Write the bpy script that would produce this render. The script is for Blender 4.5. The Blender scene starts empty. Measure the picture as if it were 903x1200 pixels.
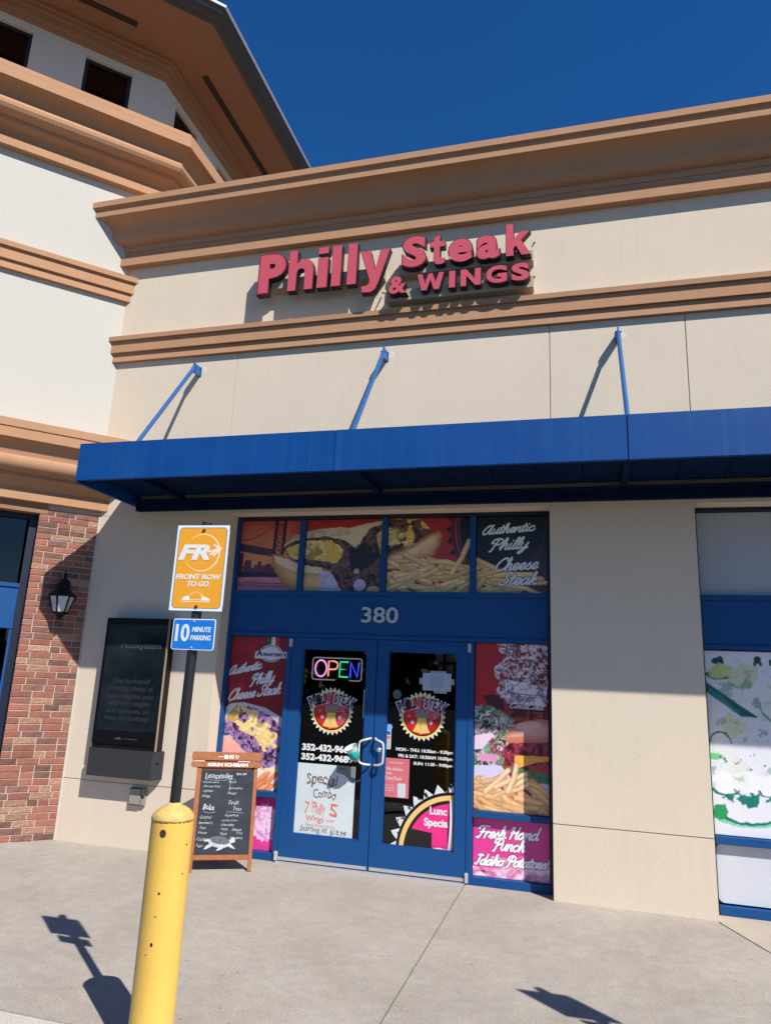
import bpy, bmesh, math, random
import numpy as np
from mathutils import Vector, Matrix
random.seed(7)
S = math.sqrt(.5)
SC = bpy.context.scene
COL = SC.collection

# ---------------------------------------------------------------- camera
cam_d = bpy.data.cameras.new('camera'); cam = bpy.data.objects.new('camera', cam_d); COL.objects.link(cam)
FW = Vector((-0.2661944, 0.93536747, 0.23286958)); RT = Vector((0.963703, 0.26337003, 0.04373516)); UP = Vector((0.02042242, -0.23605916, 0.97152406))
R3 = Matrix((RT, UP, -FW)).transposed()
cam.matrix_world = Matrix.Translation((1.98981851, -6.77132965, 1.7527768)) @ R3.to_4x4()
cam_d.sensor_fit = 'VERTICAL'; cam_d.sensor_height = 24; cam_d.sensor_width = 24
cam_d.lens = 827.5 / 1200 * 24; cam_d.clip_start = .05; cam_d.clip_end = 1000
SC.camera = cam

# ---------------------------------------------------------------- sky, sun, exposure
SUN = Vector((1.16, -1.0, 1.75)).normalized()          # towards the sun
el = math.asin(SUN.z); rot = math.atan2(SUN.x, SUN.y)
w = bpy.data.worlds.new('World'); SC.world = w; w.use_nodes = True
nt = w.node_tree; bg = nt.nodes['Background']; bg.inputs[1].default_value = .085
sky = nt.nodes.new('ShaderNodeTexSky'); sky.sky_type = 'NISHITA'; sky.sun_disc = False
sky.sun_elevation = el; sky.sun_rotation = rot; sky.altitude = 0; sky.air_density = 1.0; sky.dust_density = .0; sky.ozone_density = 5.0
hs = nt.nodes.new('ShaderNodeHueSaturation'); hs.inputs['Hue'].default_value = .508; hs.inputs['Saturation'].default_value = 1.29   # the camera's vivid rendering of clear sky
nt.links.new(sky.outputs[0], hs.inputs['Color']); nt.links.new(hs.outputs[0], bg.inputs[0])
sd = bpy.data.lights.new('sun', 'SUN'); so = bpy.data.objects.new('sun', sd); COL.objects.link(so)
so.rotation_euler = SUN.to_track_quat('Z', 'Y').to_euler(); so.location = (20, -20, 30)
sd.energy = 4.75; sd.angle = math.radians(.5); sd.color = (1, .95, .87)
SC.view_settings.view_transform = 'Standard'; SC.view_settings.look = 'None'
SC.view_settings.exposure = .45; SC.view_settings.gamma = 1

# ---------------------------------------------------------------- helpers
def L(r, g, b):                                            # 0-255 sRGB to linear
    f = lambda c: (c/255/12.92 if c/255 <= .04045 else ((c/255+.055)/1.055)**2.4)
    return (f(r), f(g), f(b))

class MB:
    def __init__(s): s.v = []; s.f = []
    def add(s, vs, fs):
        n = len(s.v); s.v += [tuple(v) for v in vs]; s.f += [tuple(i+n for i in f) for f in fs]; return s
    def box(s, x0, x1, y0, y1, z0, z1):
        return s.add([(x0,y0,z0),(x1,y0,z0),(x1,y1,z0),(x0,y1,z0),(x0,y0,z1),(x1,y0,z1),(x1,y1,z1),(x0,y1,z1)],
                     [(0,3,2,1),(4,5,6,7),(0,1,5,4),(1,2,6,5),(2,3,7,6),(3,0,4,7)])
    def hexa(s, p):                                        # 8 corners, bottom ring then top ring
        return s.add(p, [(0,3,2,1),(4,5,6,7),(0,1,5,4),(1,2,6,5),(2,3,7,6),(3,0,4,7)])
    def rings(s, rs, cap=True, close=True):                # list of rings of equal length
        n = len(rs[0]); base = len(s.v)
        for r in rs: s.v += [tuple(p) for p in r]
        for i in range(len(rs)-1):
            for j in range(n if close else n-1):
                a = base+i*n+j; b = base+i*n+(j+1) % n
                s.f.append((a, b, b+n, a+n))
        if cap:
            s.f.append(tuple(base+j for j in range(n))[::-1]); s.f.append(tuple(base+(len(rs)-1)*n+j for j in range(n)))
        return s
    def lathe(s, prof, c=(0,0,0), n=24, cap=True):         # prof (r, z)
        return s.rings([[(c[0]+r*math.cos(2*math.pi*k/n), c[1]+r*math.sin(2*math.pi*k/n), c[2]+z) for k in range(n)] for r, z in prof], cap)
    def tube(s, pts, r, n=10):
        pts = [Vector(p) for p in pts]; rs = []; prev = None
        for i, p in enumerate(pts):
            t = (pts[min(i+1, len(pts)-1)] - pts[max(i-1, 0)]).normalized()
            a = (prev - t*prev.dot(t)) if prev is not None else t.cross(Vector((.13, .2, 1)) if abs(t.z) < .9 else Vector((1, .1, 0)))
            a.normalize(); prev = a; b = t.cross(a); rr = r[i] if isinstance(r, (list, tuple)) else r
            rs.append([p + (a*math.cos(2*math.pi*k/n)+b*math.sin(2*math.pi*k/n))*rr for k in range(n)])
        return s.rings(rs)
    def prism(s, poly, y0, y1):                            # poly in x,z extruded in y
        return s.rings([[(x, y0, z) for x, z in poly], [(x, y1, z) for x, z in poly]])
    def xf(s, M):
        s.v = [tuple(M @ Vector(v)) for v in s.v]; return s

def tag(o, label=None, cat=None, group=None, kind=None):
    if label: o['label'] = label
    if cat: o['category'] = cat
    if group: o['group'] = group
    if kind: o['kind'] = kind
    return o
def obj(name, mb, mat, parent=None, smooth=False, bevel=0, label=None, cat=None, group=None, kind=None, fixn=True):
    me = bpy.data.meshes.new(name); me.from_pydata(mb.v, [], mb.f); me.update()
    if fixn or bevel:
        bm = bmesh.new(); bm.from_mesh(me)
        if bevel:
            bmesh.ops.recalc_face_normals(bm, faces=bm.faces)
            es = [e for e in bm.edges if len(e.link_faces) == 2 and e.calc_face_angle(0) > .6]
            bmesh.ops.bevel(bm, geom=es, offset=bevel, segments=2, affect='EDGES', clamp_overlap=True)
        bmesh.ops.recalc_face_normals(bm, faces=bm.faces)
        bm.to_mesh(me); bm.free()
    me.materials.append(mat)
    if smooth: me.shade_smooth() if smooth is True else None
    o = bpy.data.objects.new(name, me); COL.objects.link(o)
    if smooth == 'auto':
        me.shade_smooth()
        bm = bmesh.new(); bm.from_mesh(me)
        for e in bm.edges:
            if len(e.link_faces) == 2 and e.calc_face_angle(0) > .6: e.smooth = False
        bm.to_mesh(me); bm.free()
    if parent: attach(o, parent)
    return tag(o, label, cat, group, kind)
def attach(o, parent):
    o.parent = parent; bpy.context.view_layer.update() if False else None
    o.matrix_parent_inverse = parent_world(parent).inverted()
def parent_world(p):
    m = Matrix.LocRotScale(p.location, p.rotation_euler, p.scale)
    if p.parent: m = parent_world(p.parent) @ p.matrix_parent_inverse @ m
    return m
def thing(name, loc, label, cat, group=None):
    o = bpy.data.objects.new(name, None); COL.objects.link(o); o.location = loc; o.empty_display_size = .2
    return tag(o, label, cat, group)
def copy_tree(o, off, parent=None):
    inv = o.matrix_parent_inverse.copy(); c = o.copy(); COL.objects.link(c)
    if parent: c.parent = parent; c.matrix_parent_inverse = inv
    else: c.location = Vector(o.location) + Vector(off)
    for ch in list(o.children): copy_tree(ch, off, c)
    return c

# ---------------------------------------------------------------- materials
MATS = {}
def mat(name, col, rough=.6, metal=0., var=.0, vscale=3., bump=0., bscale=60., spec=.5, col2=None, streak=0., emit=None, coat=0., perobj=0., fine=0., fscale=200., sscale=(9, 9, .6), spots=0.):
    if name in MATS: return MATS[name]
    m = bpy.data.materials.new(name); m.use_nodes = True; t = m.node_tree; b = t.nodes['Principled BSDF']; MATS[name] = m
    N = t.nodes.new; K = t.links.new
    b.inputs['Roughness'].default_value = rough; b.inputs['Metallic'].default_value = metal
    b.inputs['Specular IOR Level'].default_value = spec; b.inputs['Coat Weight'].default_value = coat
    tc = N('ShaderNodeTexCoord'); co = tc.outputs['Object']
    cur = None
    c1 = tuple(col)+(1,); c2 = tuple(col2)+(1,) if col2 else tuple(c*(1-.35) for c in col)+(1,)
    n = N('ShaderNodeTexNoise'); n.inputs['Scale'].default_value = vscale; n.inputs['Detail'].default_value = 8; n.inputs['Roughness'].default_value = .62; K(co, n.inputs[0])
    mr = N('ShaderNodeMapRange'); mr.inputs[1].default_value = .38; mr.inputs[2].default_value = .68; mr.inputs[4].default_value = max(var, .02); K(n.outputs[0], mr.inputs[0])
    mx = N('ShaderNodeMix'); mx.data_type = 'RGBA'; mx.inputs[6].default_value = c1; mx.inputs[7].default_value = c2; K(mr.outputs[0], mx.inputs[0]); cur = mx.outputs[2]
    if streak:                                              # rain streaks: noise stretched along z
        mp = N('ShaderNodeMapping'); mp.inputs['Scale'].default_value = sscale; K(co, mp.inputs[0])
        n2 = N('ShaderNodeTexNoise'); n2.inputs['Scale'].default_value = 2.2; n2.inputs['Detail'].default_value = 5; K(mp.outputs[0], n2.inputs[0])
        r2 = N('ShaderNodeMapRange'); r2.inputs[1].default_value = .5; r2.inputs[2].default_value = .78; r2.inputs[4].default_value = streak; K(n2.outputs[0], r2.inputs[0])
        m2 = N('ShaderNodeMix'); m2.data_type = 'RGBA'; m2.inputs[7].default_value = c2; K(cur, m2.inputs[6]); K(r2.outputs[0], m2.inputs[0]); cur = m2.outputs[2]
    if fine:
        n3 = N('ShaderNodeTexNoise'); n3.inputs['Scale'].default_value = fscale; n3.inputs['Detail'].default_value = 3; K(co, n3.inputs[0])
        r3 = N('ShaderNodeMapRange'); r3.inputs[1].default_value = .3; r3.inputs[2].default_value = .7; r3.inputs[3].default_value = 1-fine; r3.inputs[4].default_value = 1+fine; K(n3.outputs[0], r3.inputs[0])
        m3 = N('ShaderNodeMix'); m3.data_type = 'RGBA'; m3.blend_type = 'MULTIPLY'; m3.inputs[0].default_value = 1; K(cur, m3.inputs[6]); K(r3.outputs[0], m3.inputs[7]); cur = m3.outputs[2]
    if spots:                                               # gum and grit: small dark and pale specks
        for sc_, th, cc in ((7., .022, .45), (16., .03, .62), (11., .022, 1.5)):
            vv = N('ShaderNodeTexVoronoi'); vv.inputs['Scale'].default_value = sc_; K(co, vv.inputs['Vector'])
            wn = N('ShaderNodeMath'); wn.operation = 'MULTIPLY'; sx = N('ShaderNodeSeparateColor'); K(vv.outputs['Color'], sx.inputs[0]); K(sx.outputs[0], wn.inputs[0]); wn.inputs[1].default_value = th*sc_
            lt = N('ShaderNodeMath'); lt.operation = 'LESS_THAN'; K(vv.outputs['Distance'], lt.inputs[0]); s2 = N('ShaderNodeMath'); s2.operation = 'SUBTRACT'; K(wn.outputs[0], s2.inputs[0]); s2.inputs[1].default_value = th*sc_*.62; K(s2.outputs[0], lt.inputs[1])
            ml = N('ShaderNodeMath'); ml.operation = 'MULTIPLY'; K(lt.outputs[0], ml.inputs[0]); ml.inputs[1].default_value = spots
            m5 = N('ShaderNodeMix'); m5.data_type = 'RGBA'; m5.blend_type = 'MULTIPLY'; m5.inputs[7].default_value = (cc, cc, cc, 1); K(ml.outputs[0], m5.inputs[0]); K(cur, m5.inputs[6]); cur = m5.outputs[2]
        nm = N('ShaderNodeTexNoise'); nm.inputs['Scale'].default_value = 9; nm.inputs['Detail'].default_value = 6; nm.inputs['Distortion'].default_value = .6; K(co, nm.inputs[0])
        rm = N('ShaderNodeMapRange'); rm.inputs[1].default_value = .3; rm.inputs[2].default_value = .7; rm.inputs[3].default_value = .92; rm.inputs[4].default_value = 1.07; K(nm.outputs[0], rm.inputs[0])
        m6 = N('ShaderNodeMix'); m6.data_type = 'RGBA'; m6.blend_type = 'MULTIPLY'; m6.inputs[0].default_value = 1; K(cur, m6.inputs[6]); K(rm.outputs[0], m6.inputs[7]); cur = m6.outputs[2]
    if perobj:
        oi = N('ShaderNodeObjectInfo'); r4 = N('ShaderNodeMapRange'); r4.inputs[3].default_value = 1-perobj; r4.inputs[4].default_value = 1+perobj; K(oi.outputs['Random'], r4.inputs[0])
        m4 = N('ShaderNodeMix'); m4.data_type = 'RGBA'; m4.blend_type = 'MULTIPLY'; m4.inputs[0].default_value = 1; K(cur, m4.inputs[6]); K(r4.outputs[0], m4.inputs[7]); cur = m4.outputs[2]
    K(cur, b.inputs['Base Color'])
    if bump:
        nb = N('ShaderNodeTexNoise'); nb.inputs['Scale'].default_value = bscale; nb.inputs['Detail'].default_value = 4; K(co, nb.inputs[0])
        bp = N('ShaderNodeBump'); bp.inputs['Strength'].default_value = 1; bp.inputs['Distance'].default_value = bump; K(nb.outputs[0], bp.inputs['Height']); K(bp.outputs[0], b.inputs['Normal'])
    if emit:
        b.inputs['Emission Color'].default_value = tuple(emit[:3])+(1,); b.inputs['Emission Strength'].default_value = emit[3]
    return m

TAN = mat('tan_stucco', (.675, .580, .458), .9, var=.18, vscale=1.4, bump=.0022, bscale=85, spec=.15, streak=.22, fine=.04, fscale=90, col2=(.54, .46, .365))
WHITE = mat('white_stucco', (.52, .502, .455), .9, var=.2, vscale=1.2, bump=.003, bscale=70, spec=.15, streak=.12, fine=.05, fscale=100, col2=(.49, .47, .42))
TRIM = mat('orange_tan_stucco', (.46, .258, .148), .88, var=.3, vscale=2.5, bump=.002, bscale=110, spec=.15, streak=.25, fine=.10, fscale=160, col2=(.36, .205, .12))
EAVE = mat('brown_tan_eave_paint', (.30, .165, .095), .8, var=.2, vscale=2, bump=.001, bscale=90, spec=.2)
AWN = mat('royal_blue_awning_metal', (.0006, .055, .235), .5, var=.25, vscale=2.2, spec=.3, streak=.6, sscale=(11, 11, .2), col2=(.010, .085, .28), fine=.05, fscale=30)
AWND = mat('shaded_awning_blue', (.0025, .013, .048), .8, var=.3, vscale=3, spec=.08, col2=(.004, .02, .065))  # darker copy of the awning blue, underside shade put into the colour
FRM = mat('blue_storefront_aluminium', (.008, .070, .225), .5, var=.3, vscale=5, spec=.25, col2=(.006, .056, .20), fine=.04, fscale=50, streak=.2)
WFRM = mat('navy_window_frame', (.002, .007, .024), .5, var=.1)
MORT = mat('light_mortar', (.50, .43, .37), .95, var=.4, vscale=9, bump=.002, bscale=150)
CONC = mat('sidewalk_concrete', (.368, .333, .293), .92, var=.6, vscale=1.1, bump=.0028, bscale=160, spec=.2, fine=.17, fscale=75, spots=.8, col2=(.26, .228, .195))
CURB = mat('curb_concrete', (.50, .465, .42), .92, var=.6, vscale=3, bump=.0022, bscale=160, spec=.2, fine=.2, fscale=90, col2=(.36, .33, .29))
JOINT = mat('dark_joint_dirt', (.05, .043, .036), .95, var=.5, vscale=20)
ASPH = mat('asphalt', (.055, .053, .05), .95, var=.6, vscale=4, bump=.004, bscale=150, fine=.3)
YEL = mat('yellow_bollard_sleeve', (.80, .50, .105), .42, var=.5, vscale=2.2, spec=.4, col2=(.74, .45, .085), fine=.03, fscale=40)
YELC = mat('chipped_yellow_paint', (.62, .43, .12), .7, var=.8, vscale=30, bump=.003, bscale=90, col2=(.45, .32, .12), fine=.2)
BLKP = mat('black_post_paint', (.016, .016, .018), .45, var=.5, vscale=9, bump=.0004, bscale=300)
BLK = mat('black_metal', (.007, .007, .009), .5, var=.2, spec=.2)
GREY = mat('grey_metal', (.115, .115, .12), .5, var=.3, vscale=5)
LGREY = mat('light_grey_metal', (.48, .48, .50), .45, var=.3, vscale=12)
ALU = mat('brushed_aluminium', (.62, .62, .64), .32, metal=.6, var=.2, vscale=20)
BRNZ = mat('dark_bronze_gutter', (.055, .05, .045), .4, var=.3, vscale=5)
SHIN = mat('roof_shingle', (.12, .10, .085), .9, var=.6, vscale=8, bump=.004)
WOOD = mat('orange_varnished_wood', (.36, .125, .04), .45, var=.7, vscale=14, col2=(.24, .075, .022), spec=.4)
SLATE = mat('chalkboard', (.014, .019, .030), .8, var=.6, vscale=6, col2=(.035, .042, .055))
SLAB = CONC
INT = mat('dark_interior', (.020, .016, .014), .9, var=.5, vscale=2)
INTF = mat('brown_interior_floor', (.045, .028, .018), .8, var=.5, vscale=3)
WPRINT = mat('white_print', (.78, .78, .78), .5, var=.1, vscale=10)
GPRINT = mat('grey_print', (.42, .42, .44), .5, var=.1)
BPRINT = mat('black_print', (.01, .01, .012), .5)
CHALK = mat('chalk', (.55, .56, .55), .9, var=.8, vscale=40, col2=(.22, .23, .24))
PINK = mat('pink_sign_acrylic', (.56, .09, .12), .38, var=.25, vscale=3, col2=(.52, .085, .115), spec=.4)
REDTR = mat('red_trim_cap', (.20, .012, .02), .45)
RET = mat('dark_letter_return', (.012, .011, .012), .5, var=.2)
GLOBE = mat('frosted_lantern_glass', (.55, .57, .60), .25, var=.15, vscale=8)

def glass(name, tint=.28, rough=.02, refl=1.0, base=(.02, .022, .025)):
    m = bpy.data.materials.new(name); m.use_nodes = True; t = m.node_tree
    for n in list(t.nodes): t.nodes.remove(n)
    N = t.nodes.new; K = t.links.new
    out = N('ShaderNodeOutputMaterial'); mix = N('ShaderNodeMixShader'); tr = N('ShaderNodeBsdfTransparent'); gl = N('ShaderNodeBsdfGlossy'); fr = N('ShaderNodeFresnel')
    tr.inputs[0].default_value = (tint, tint*1.02, tint*1.04, 1); gl.inputs['Roughness'].default_value = rough; gl.inputs[0].default_value = (refl, refl, refl, 1)
    fr.inputs[0].default_value = 1.5; n = N('ShaderNodeTexNoise'); n.inputs['Scale'].default_value = 1.3; bp = N('ShaderNodeBump'); bp.inputs['Distance'].default_value = .004; bp.inputs['Strength'].default_value = .5
    K(n.outputs[0], bp.inputs['Height']); K(bp.outputs[0], gl.inputs['Normal'])
    K(fr.outputs[0], mix.inputs[0]); K(tr.outputs[0], mix.inputs[1]); K(gl.outputs[0], mix.inputs[2]); K(mix.outputs[0], out.inputs[0])
    return m
GLASS = glass('tinted_door_glass', .30)
DGLASS = glass('dark_window_glass', .12)

def vcmat(name, rough=.35, spec=.5, coat=0.):
    m = bpy.data.materials.new(name); m.use_nodes = True; t = m.node_tree; b = t.nodes['Principled BSDF']
    a = t.nodes.new('ShaderNodeVertexColor'); a.layer_name = 'Col'; t.links.new(a.outputs[0], b.inputs['Base Color'])
    b.inputs['Roughness'].default_value = rough; b.inputs['Specular IOR Level'].default_value = spec; b.inputs['Coat Weight'].default_value = coat
    return m
VC = vcmat('printed_vinyl', .32, .5); VCP = vcmat('printed_paper', .8, .2); VCM = vcmat('reflective_sign_face', .35, .4)

# ---------------------------------------------------------------- text
def text_mesh(s, bold=0., extr=0., shear=0., space=1.):
    c = bpy.data.curves.new('t', 'FONT'); c.body = s; c.size = 1; c.offset = bold; c.extrude = extr; c.shear = shear; c.space_character = space; c.resolution_u = 4
    o = bpy.data.objects.new('t', c); COL.objects.link(o); dg = bpy.context.evaluated_depsgraph_get()
    me = bpy.data.meshes.new_from_object(o.evaluated_get(dg)); 
    v = [tuple(x.co) for x in me.vertices]; f = [tuple(p.vertices) for p in me.polygons]
    bpy.data.objects.remove(o); bpy.data.curves.remove(c); bpy.data.meshes.remove(me)
    mb = MB(); mb.v = v; mb.f = f; return mb
def fit(mb, x0, x1, z0, z1, M=None, y=0.):
    """fit the flat text (x, y) to a box in x, z; M then places it"""
    xs = [v[0] for v in mb.v]; ys = [v[1] for v in mb.v]; a, b, c, d = min(xs), max(xs), min(ys), max(ys)
    sx = (x1-x0)/(b-a); sz = (z1-z0)/(d-c)
    mb.v = [(x0+(v[0]-a)*sx, y-v[2], z0+(v[1]-c)*sz) for v in mb.v]
    if M is not None: mb.xf(M)
    return mb
def place(mb, size, x, z, y, al='l', rotd=0., xs=1.):
    """natural-size text: cap height = size"""
    k = size/.73; X = [v[0] for v in mb.v]; a, b = min(X), max(X)
    off = -a if al == 'l' else (-(a+b)/2 if al == 'c' else -b); r = math.radians(rotd)
    o = []
    for v in mb.v:
        px, pz = (v[0]+off)*k*xs, v[1]*k
        o.append((x+px*math.cos(r)-pz*math.sin(r), y-v[2]*k, z+px*math.sin(r)+pz*math.cos(r)))
    mb.v = o; return mb
def wobble(mb, a=.02, sd=0):
    r = random.Random(sd); p = [r.uniform(0, 6.3) for _ in range(6)]
    mb.v = [(v[0]+a*math.sin(5.1*v[1]+p[0]+1.7*v[0])+a*.6*math.sin(9.7*v[0]+p[1]), v[1]+a*1.6*math.sin(2.9*v[0]+p[2])+a*math.sin(8.3*v[0]+4*v[1]+p[3])+a*.5*math.sin(17*v[0]+p[4]), v[2]) for v in mb.v]
    return mb
def merge(*ms):
    r = MB()
    for m in ms: r.add(m.v, m.f)
    return r

# ---------------------------------------------------------------- printed canvases (colour per vertex of a fine flat grid)
def vnoise(X, Y, seed=0):
    xi = np.floor(X).astype(np.int64); yi = np.floor(Y).astype(np.int64); fx = X-xi; fy = Y-yi
    def h(a, b):
        n = (a*374761393 + b*668265263 + seed*982451653) & 0x7fffffff
        n = ((n ^ (n >> 13))*1274126177) & 0x7fffffff
        return ((n ^ (n >> 16)) & 0xffff)/65535.
    u = fx*fx*(3-2*fx); v = fy*fy*(3-2*fy)
    return (h(xi, yi)*(1-u)+h(xi+1, yi)*u)*(1-v)+(h(xi, yi+1)*(1-u)+h(xi+1, yi+1)*u)*v
def fbm(X, Y, s, seed=0, o=4):
    r = 0; a = .5; t = 0
    for i in range(o): r = r+a*vnoise(X*s, Y*s, seed+i*17); t += a; a *= .55; s *= 2.1
    return r/t
def voro(X, Y, s, seed=0):
    X = X*s; Y = Y*s; xi = np.floor(X).astype(np.int64); yi = np.floor(Y).astype(np.int64)
    best = np.full(X.shape, 9.); idc = np.zeros(X.shape); sec = np.full(X.shape, 9.)
    def h(a, b, k):
        n = (a*374761393 + b*668265263 + (seed+k)*982451653) & 0x7fffffff
        n = ((n ^ (n >> 13))*1274126177) & 0x7fffffff
        return ((n ^ (n >> 16)) & 0xffff)/65535.
    for dx in (-1, 0, 1):
        for dy in (-1, 0, 1):
            cx = xi+dx; cy = yi+dy; d = np.hypot(cx+h(cx, cy, 1)-X, cy+h(cx, cy, 2)-Y)
            m = d < best; sec = np.where(m, best, np.minimum(sec, d)); idc = np.where(m, h(cx, cy, 3), idc); best = np.where(m, d, best)
    return best, sec-best, idc
class Canvas:
    def __init__(s, x0, x1, z0, z1, res=200, base=(255, 255, 255)):
        s.nx = max(2, int((x1-x0)*res)); s.nz = max(2, int((z1-z0)*res)); s.res = res; s.b = (x0, x1, z0, z1)
        s.X, s.Z = np.meshgrid(np.linspace(x0, x1, s.nx+1), np.linspace(z0, z1, s.nz+1))
        s.C = np.zeros(s.X.shape+(3,)); s.C[:] = np.array(L(*base)); s.A = np.ones(s.X.shape)
    def mask(s, sd): return np.clip(.5-sd*s.res, 0, 1)      # signed distance to coverage
    def put(s, m, col):
        c = np.array(L(*col)) if not isinstance(col, np.ndarray) else col
        s.C = s.C*(1-m[..., None])+c*m[..., None]
    def sd_ell(s, cx, cz, rx, rz, a=0.):
        x = s.X-cx; z = s.Z-cz; c, n = math.cos(a), math.sin(a); x, z = x*c+z*n, -x*n+z*c
        return (np.hypot(x/rx, z/rz)-1)*min(rx, rz)
    def sd_seg(s, p, q, X=None, Z=None):
        X = s.X if X is None else X; Z = s.Z if Z is None else Z
        dx, dz = q[0]-p[0], q[1]-p[1]; l = dx*dx+dz*dz+1e-12; t = np.clip(((X-p[0])*dx+(Z-p[1])*dz)/l, 0, 1)
        return np.hypot(X-p[0]-t*dx, Z-p[1]-t*dz), t
    def sd_poly(s, P):
        d = np.full(s.X.shape, 9.); ins = np.zeros(s.X.shape, bool); n = len(P)
        for i in range(n):
            a, b = P[i], P[(i+1) % n]; d = np.minimum(d, s.sd_seg(a, b)[0])
            c = ((a[1] > s.Z) != (b[1] > s.Z)) & (s.X < (b[0]-a[0])*(s.Z-a[1])/((b[1]-a[1]) or 1e-9)+a[0]); ins ^= c
        return np.where(ins, -d, d)
    def poly(s, P, col, wob=0, wsc=12, seed=0):
        sd = s.sd_poly(P)
        if wob: sd = sd+wob*(fbm(s.X, s.Z, wsc, seed)-.5)*2
        m = s.mask(sd); s.put(m, col); return m
    def strokes(s, lines, wd, col, out=None, ow=0.):
        d = np.full(s.X.shape, 9.)
        for ln in lines:
            xs = [p[0] for p in ln]; zs = [p[1] for p in ln]; pad = wd+ow+.01
            i0 = int(max(0, (min(zs)-pad-s.b[2])*s.nz/(s.b[3]-s.b[2]))); i1 = int(min(s.nz+1, (max(zs)+pad-s.b[2])*s.nz/(s.b[3]-s.b[2])+2))
            j0 = int(max(0, (min(xs)-pad-s.b[0])*s.nx/(s.b[1]-s.b[0]))); j1 = int(min(s.nx+1, (max(xs)+pad-s.b[0])*s.nx/(s.b[1]-s.b[0])+2))
            if i1 <= i0 or j1 <= j0: continue
            sl = (slice(i0, i1), slice(j0, j1)); X = s.X[sl]; Z = s.Z[sl]
            for a, b in zip(ln[:-1], ln[1:]): d[sl] = np.minimum(d[sl], s.sd_seg(a, b, X, Z)[0])
        if out is not None: s.put(s.mask(d-wd-ow), out)
        s.put(s.mask(d-wd), col); return d
    def fries(s, n, region, col, seed=1, ln=.3, r=.022, ang=None, dark=(120, 60, 25)):
        rd = random.Random(seed)
        for i in range(n):
            cx, cz = region(rd); a = (ang if ang is not None else rd.uniform(-.5, .5))+rd.uniform(-.35, .35); l = ln*rd.uniform(.6, 1.1)
            p = (cx-math.cos(a)*l/2, cz-math.sin(a)*l/2); q = (cx+math.cos(a)*l/2, cz+math.sin(a)*l/2); rr = r*rd.uniform(.8, 1.15)
            bend = rd.uniform(-.03, .03); mid = ((p[0]+q[0])/2-math.sin(a)*bend, (p[1]+q[1])/2+math.cos(a)*bend)
            d1, t1 = s.sd_seg(p, mid); d2, t2 = s.sd_seg(mid, q); d = np.minimum(d1, d2)
            s.put(np.clip(1-(d-rr*.9)/(rr*.55), 0, 1)*(d > rr*.5)*.55, dark)
            dv = rd.randint(-20, 12); c = np.array(L(*[min(255, max(0, x+dv)) for x in col])); up = np.clip(((s.X-cx)*-math.sin(a)+(s.Z-cz)*math.cos(a))/rr, -1, 1); f = .66+.34*np.clip(1-(d/rr)**2, 0, 1)+.16*up+.25*(fbm(s.X, s.Z, 45, i)-.5)
            s.put(s.mask(d-rr), np.clip(c*f[..., None], 0, 1))
    def build(s, name, y, m, parent=None, cut=None, M=None, back=.003, **kw):
        idx = np.arange(s.X.size).reshape(s.X.shape)
        q = np.stack([idx[:-1, :-1], idx[:-1, 1:], idx[1:, 1:], idx[1:, :-1]], -1).reshape(-1, 4)
        if cut is not None:
            k = (s.A > cut); kk = (k[:-1, :-1] & k[:-1, 1:] & k[1:, 1:] & k[1:, :-1]).reshape(-1); q = q[kk]
        vs = np.stack([s.X, np.full(s.X.shape, y), s.Z], -1).reshape(-1, 3)
        used = np.unique(q); rm = -np.ones(vs.shape[0], int); rm[used] = np.arange(len(used)); q = rm[q]; vs = vs[used]; cl = s.C.reshape(-1, 3)[used]
        n = len(vs)
        # a thin sheet: rim quads to a back sheet
        if back:
            e = np.sort(np.stack([q, np.roll(q, -1, 1)], -1).reshape(-1, 2), 1); dirn = np.stack([q, np.roll(q, -1, 1)], -1).reshape(-1, 2)
            key = e[:, 0]*(n+1)+e[:, 1]; u, inv, cnt = np.unique(key, return_inverse=True, return_counts=True); be = dirn[cnt[inv] == 1]
            vb = vs+np.array([0, back, 0]); rim = np.stack([be[:, 1], be[:, 0], be[:, 0]+n, be[:, 1]+n], -1)
            vs = np.concatenate([vs, vb]); cl = np.concatenate([cl, cl]); q = np.concatenate([q, rim, q[:, ::-1]+n] if cut is not None else [q, rim])
        if M is not None: vs = vs @ np.array(M.to_3x3()).T+np.array(M.translation)
        me = bpy.data.meshes.new(name); me.vertices.add(len(vs)); me.vertices.foreach_set('co', vs.astype(np.float32).ravel())
        me.loops.add(q.size); me.loops.foreach_set('vertex_index', q.astype(np.int32).ravel())
        me.polygons.add(len(q)); me.polygons.foreach_set('loop_start', np.arange(0, q.size, 4, dtype=np.int32))
        me.update(calc_edges=True); me.validate()
        a = me.color_attributes.new('Col', 'FLOAT_COLOR', 'POINT'); c4 = np.ones((len(me.vertices), 4), np.float32); c4[:, :3] = cl; a.data.foreach_set('color', c4.ravel())
        me.materials.append(m); o = bpy.data.objects.new(name, me); COL.objects.link(o)
        if parent: attach(o, parent)
        return tag(o, **kw)

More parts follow.
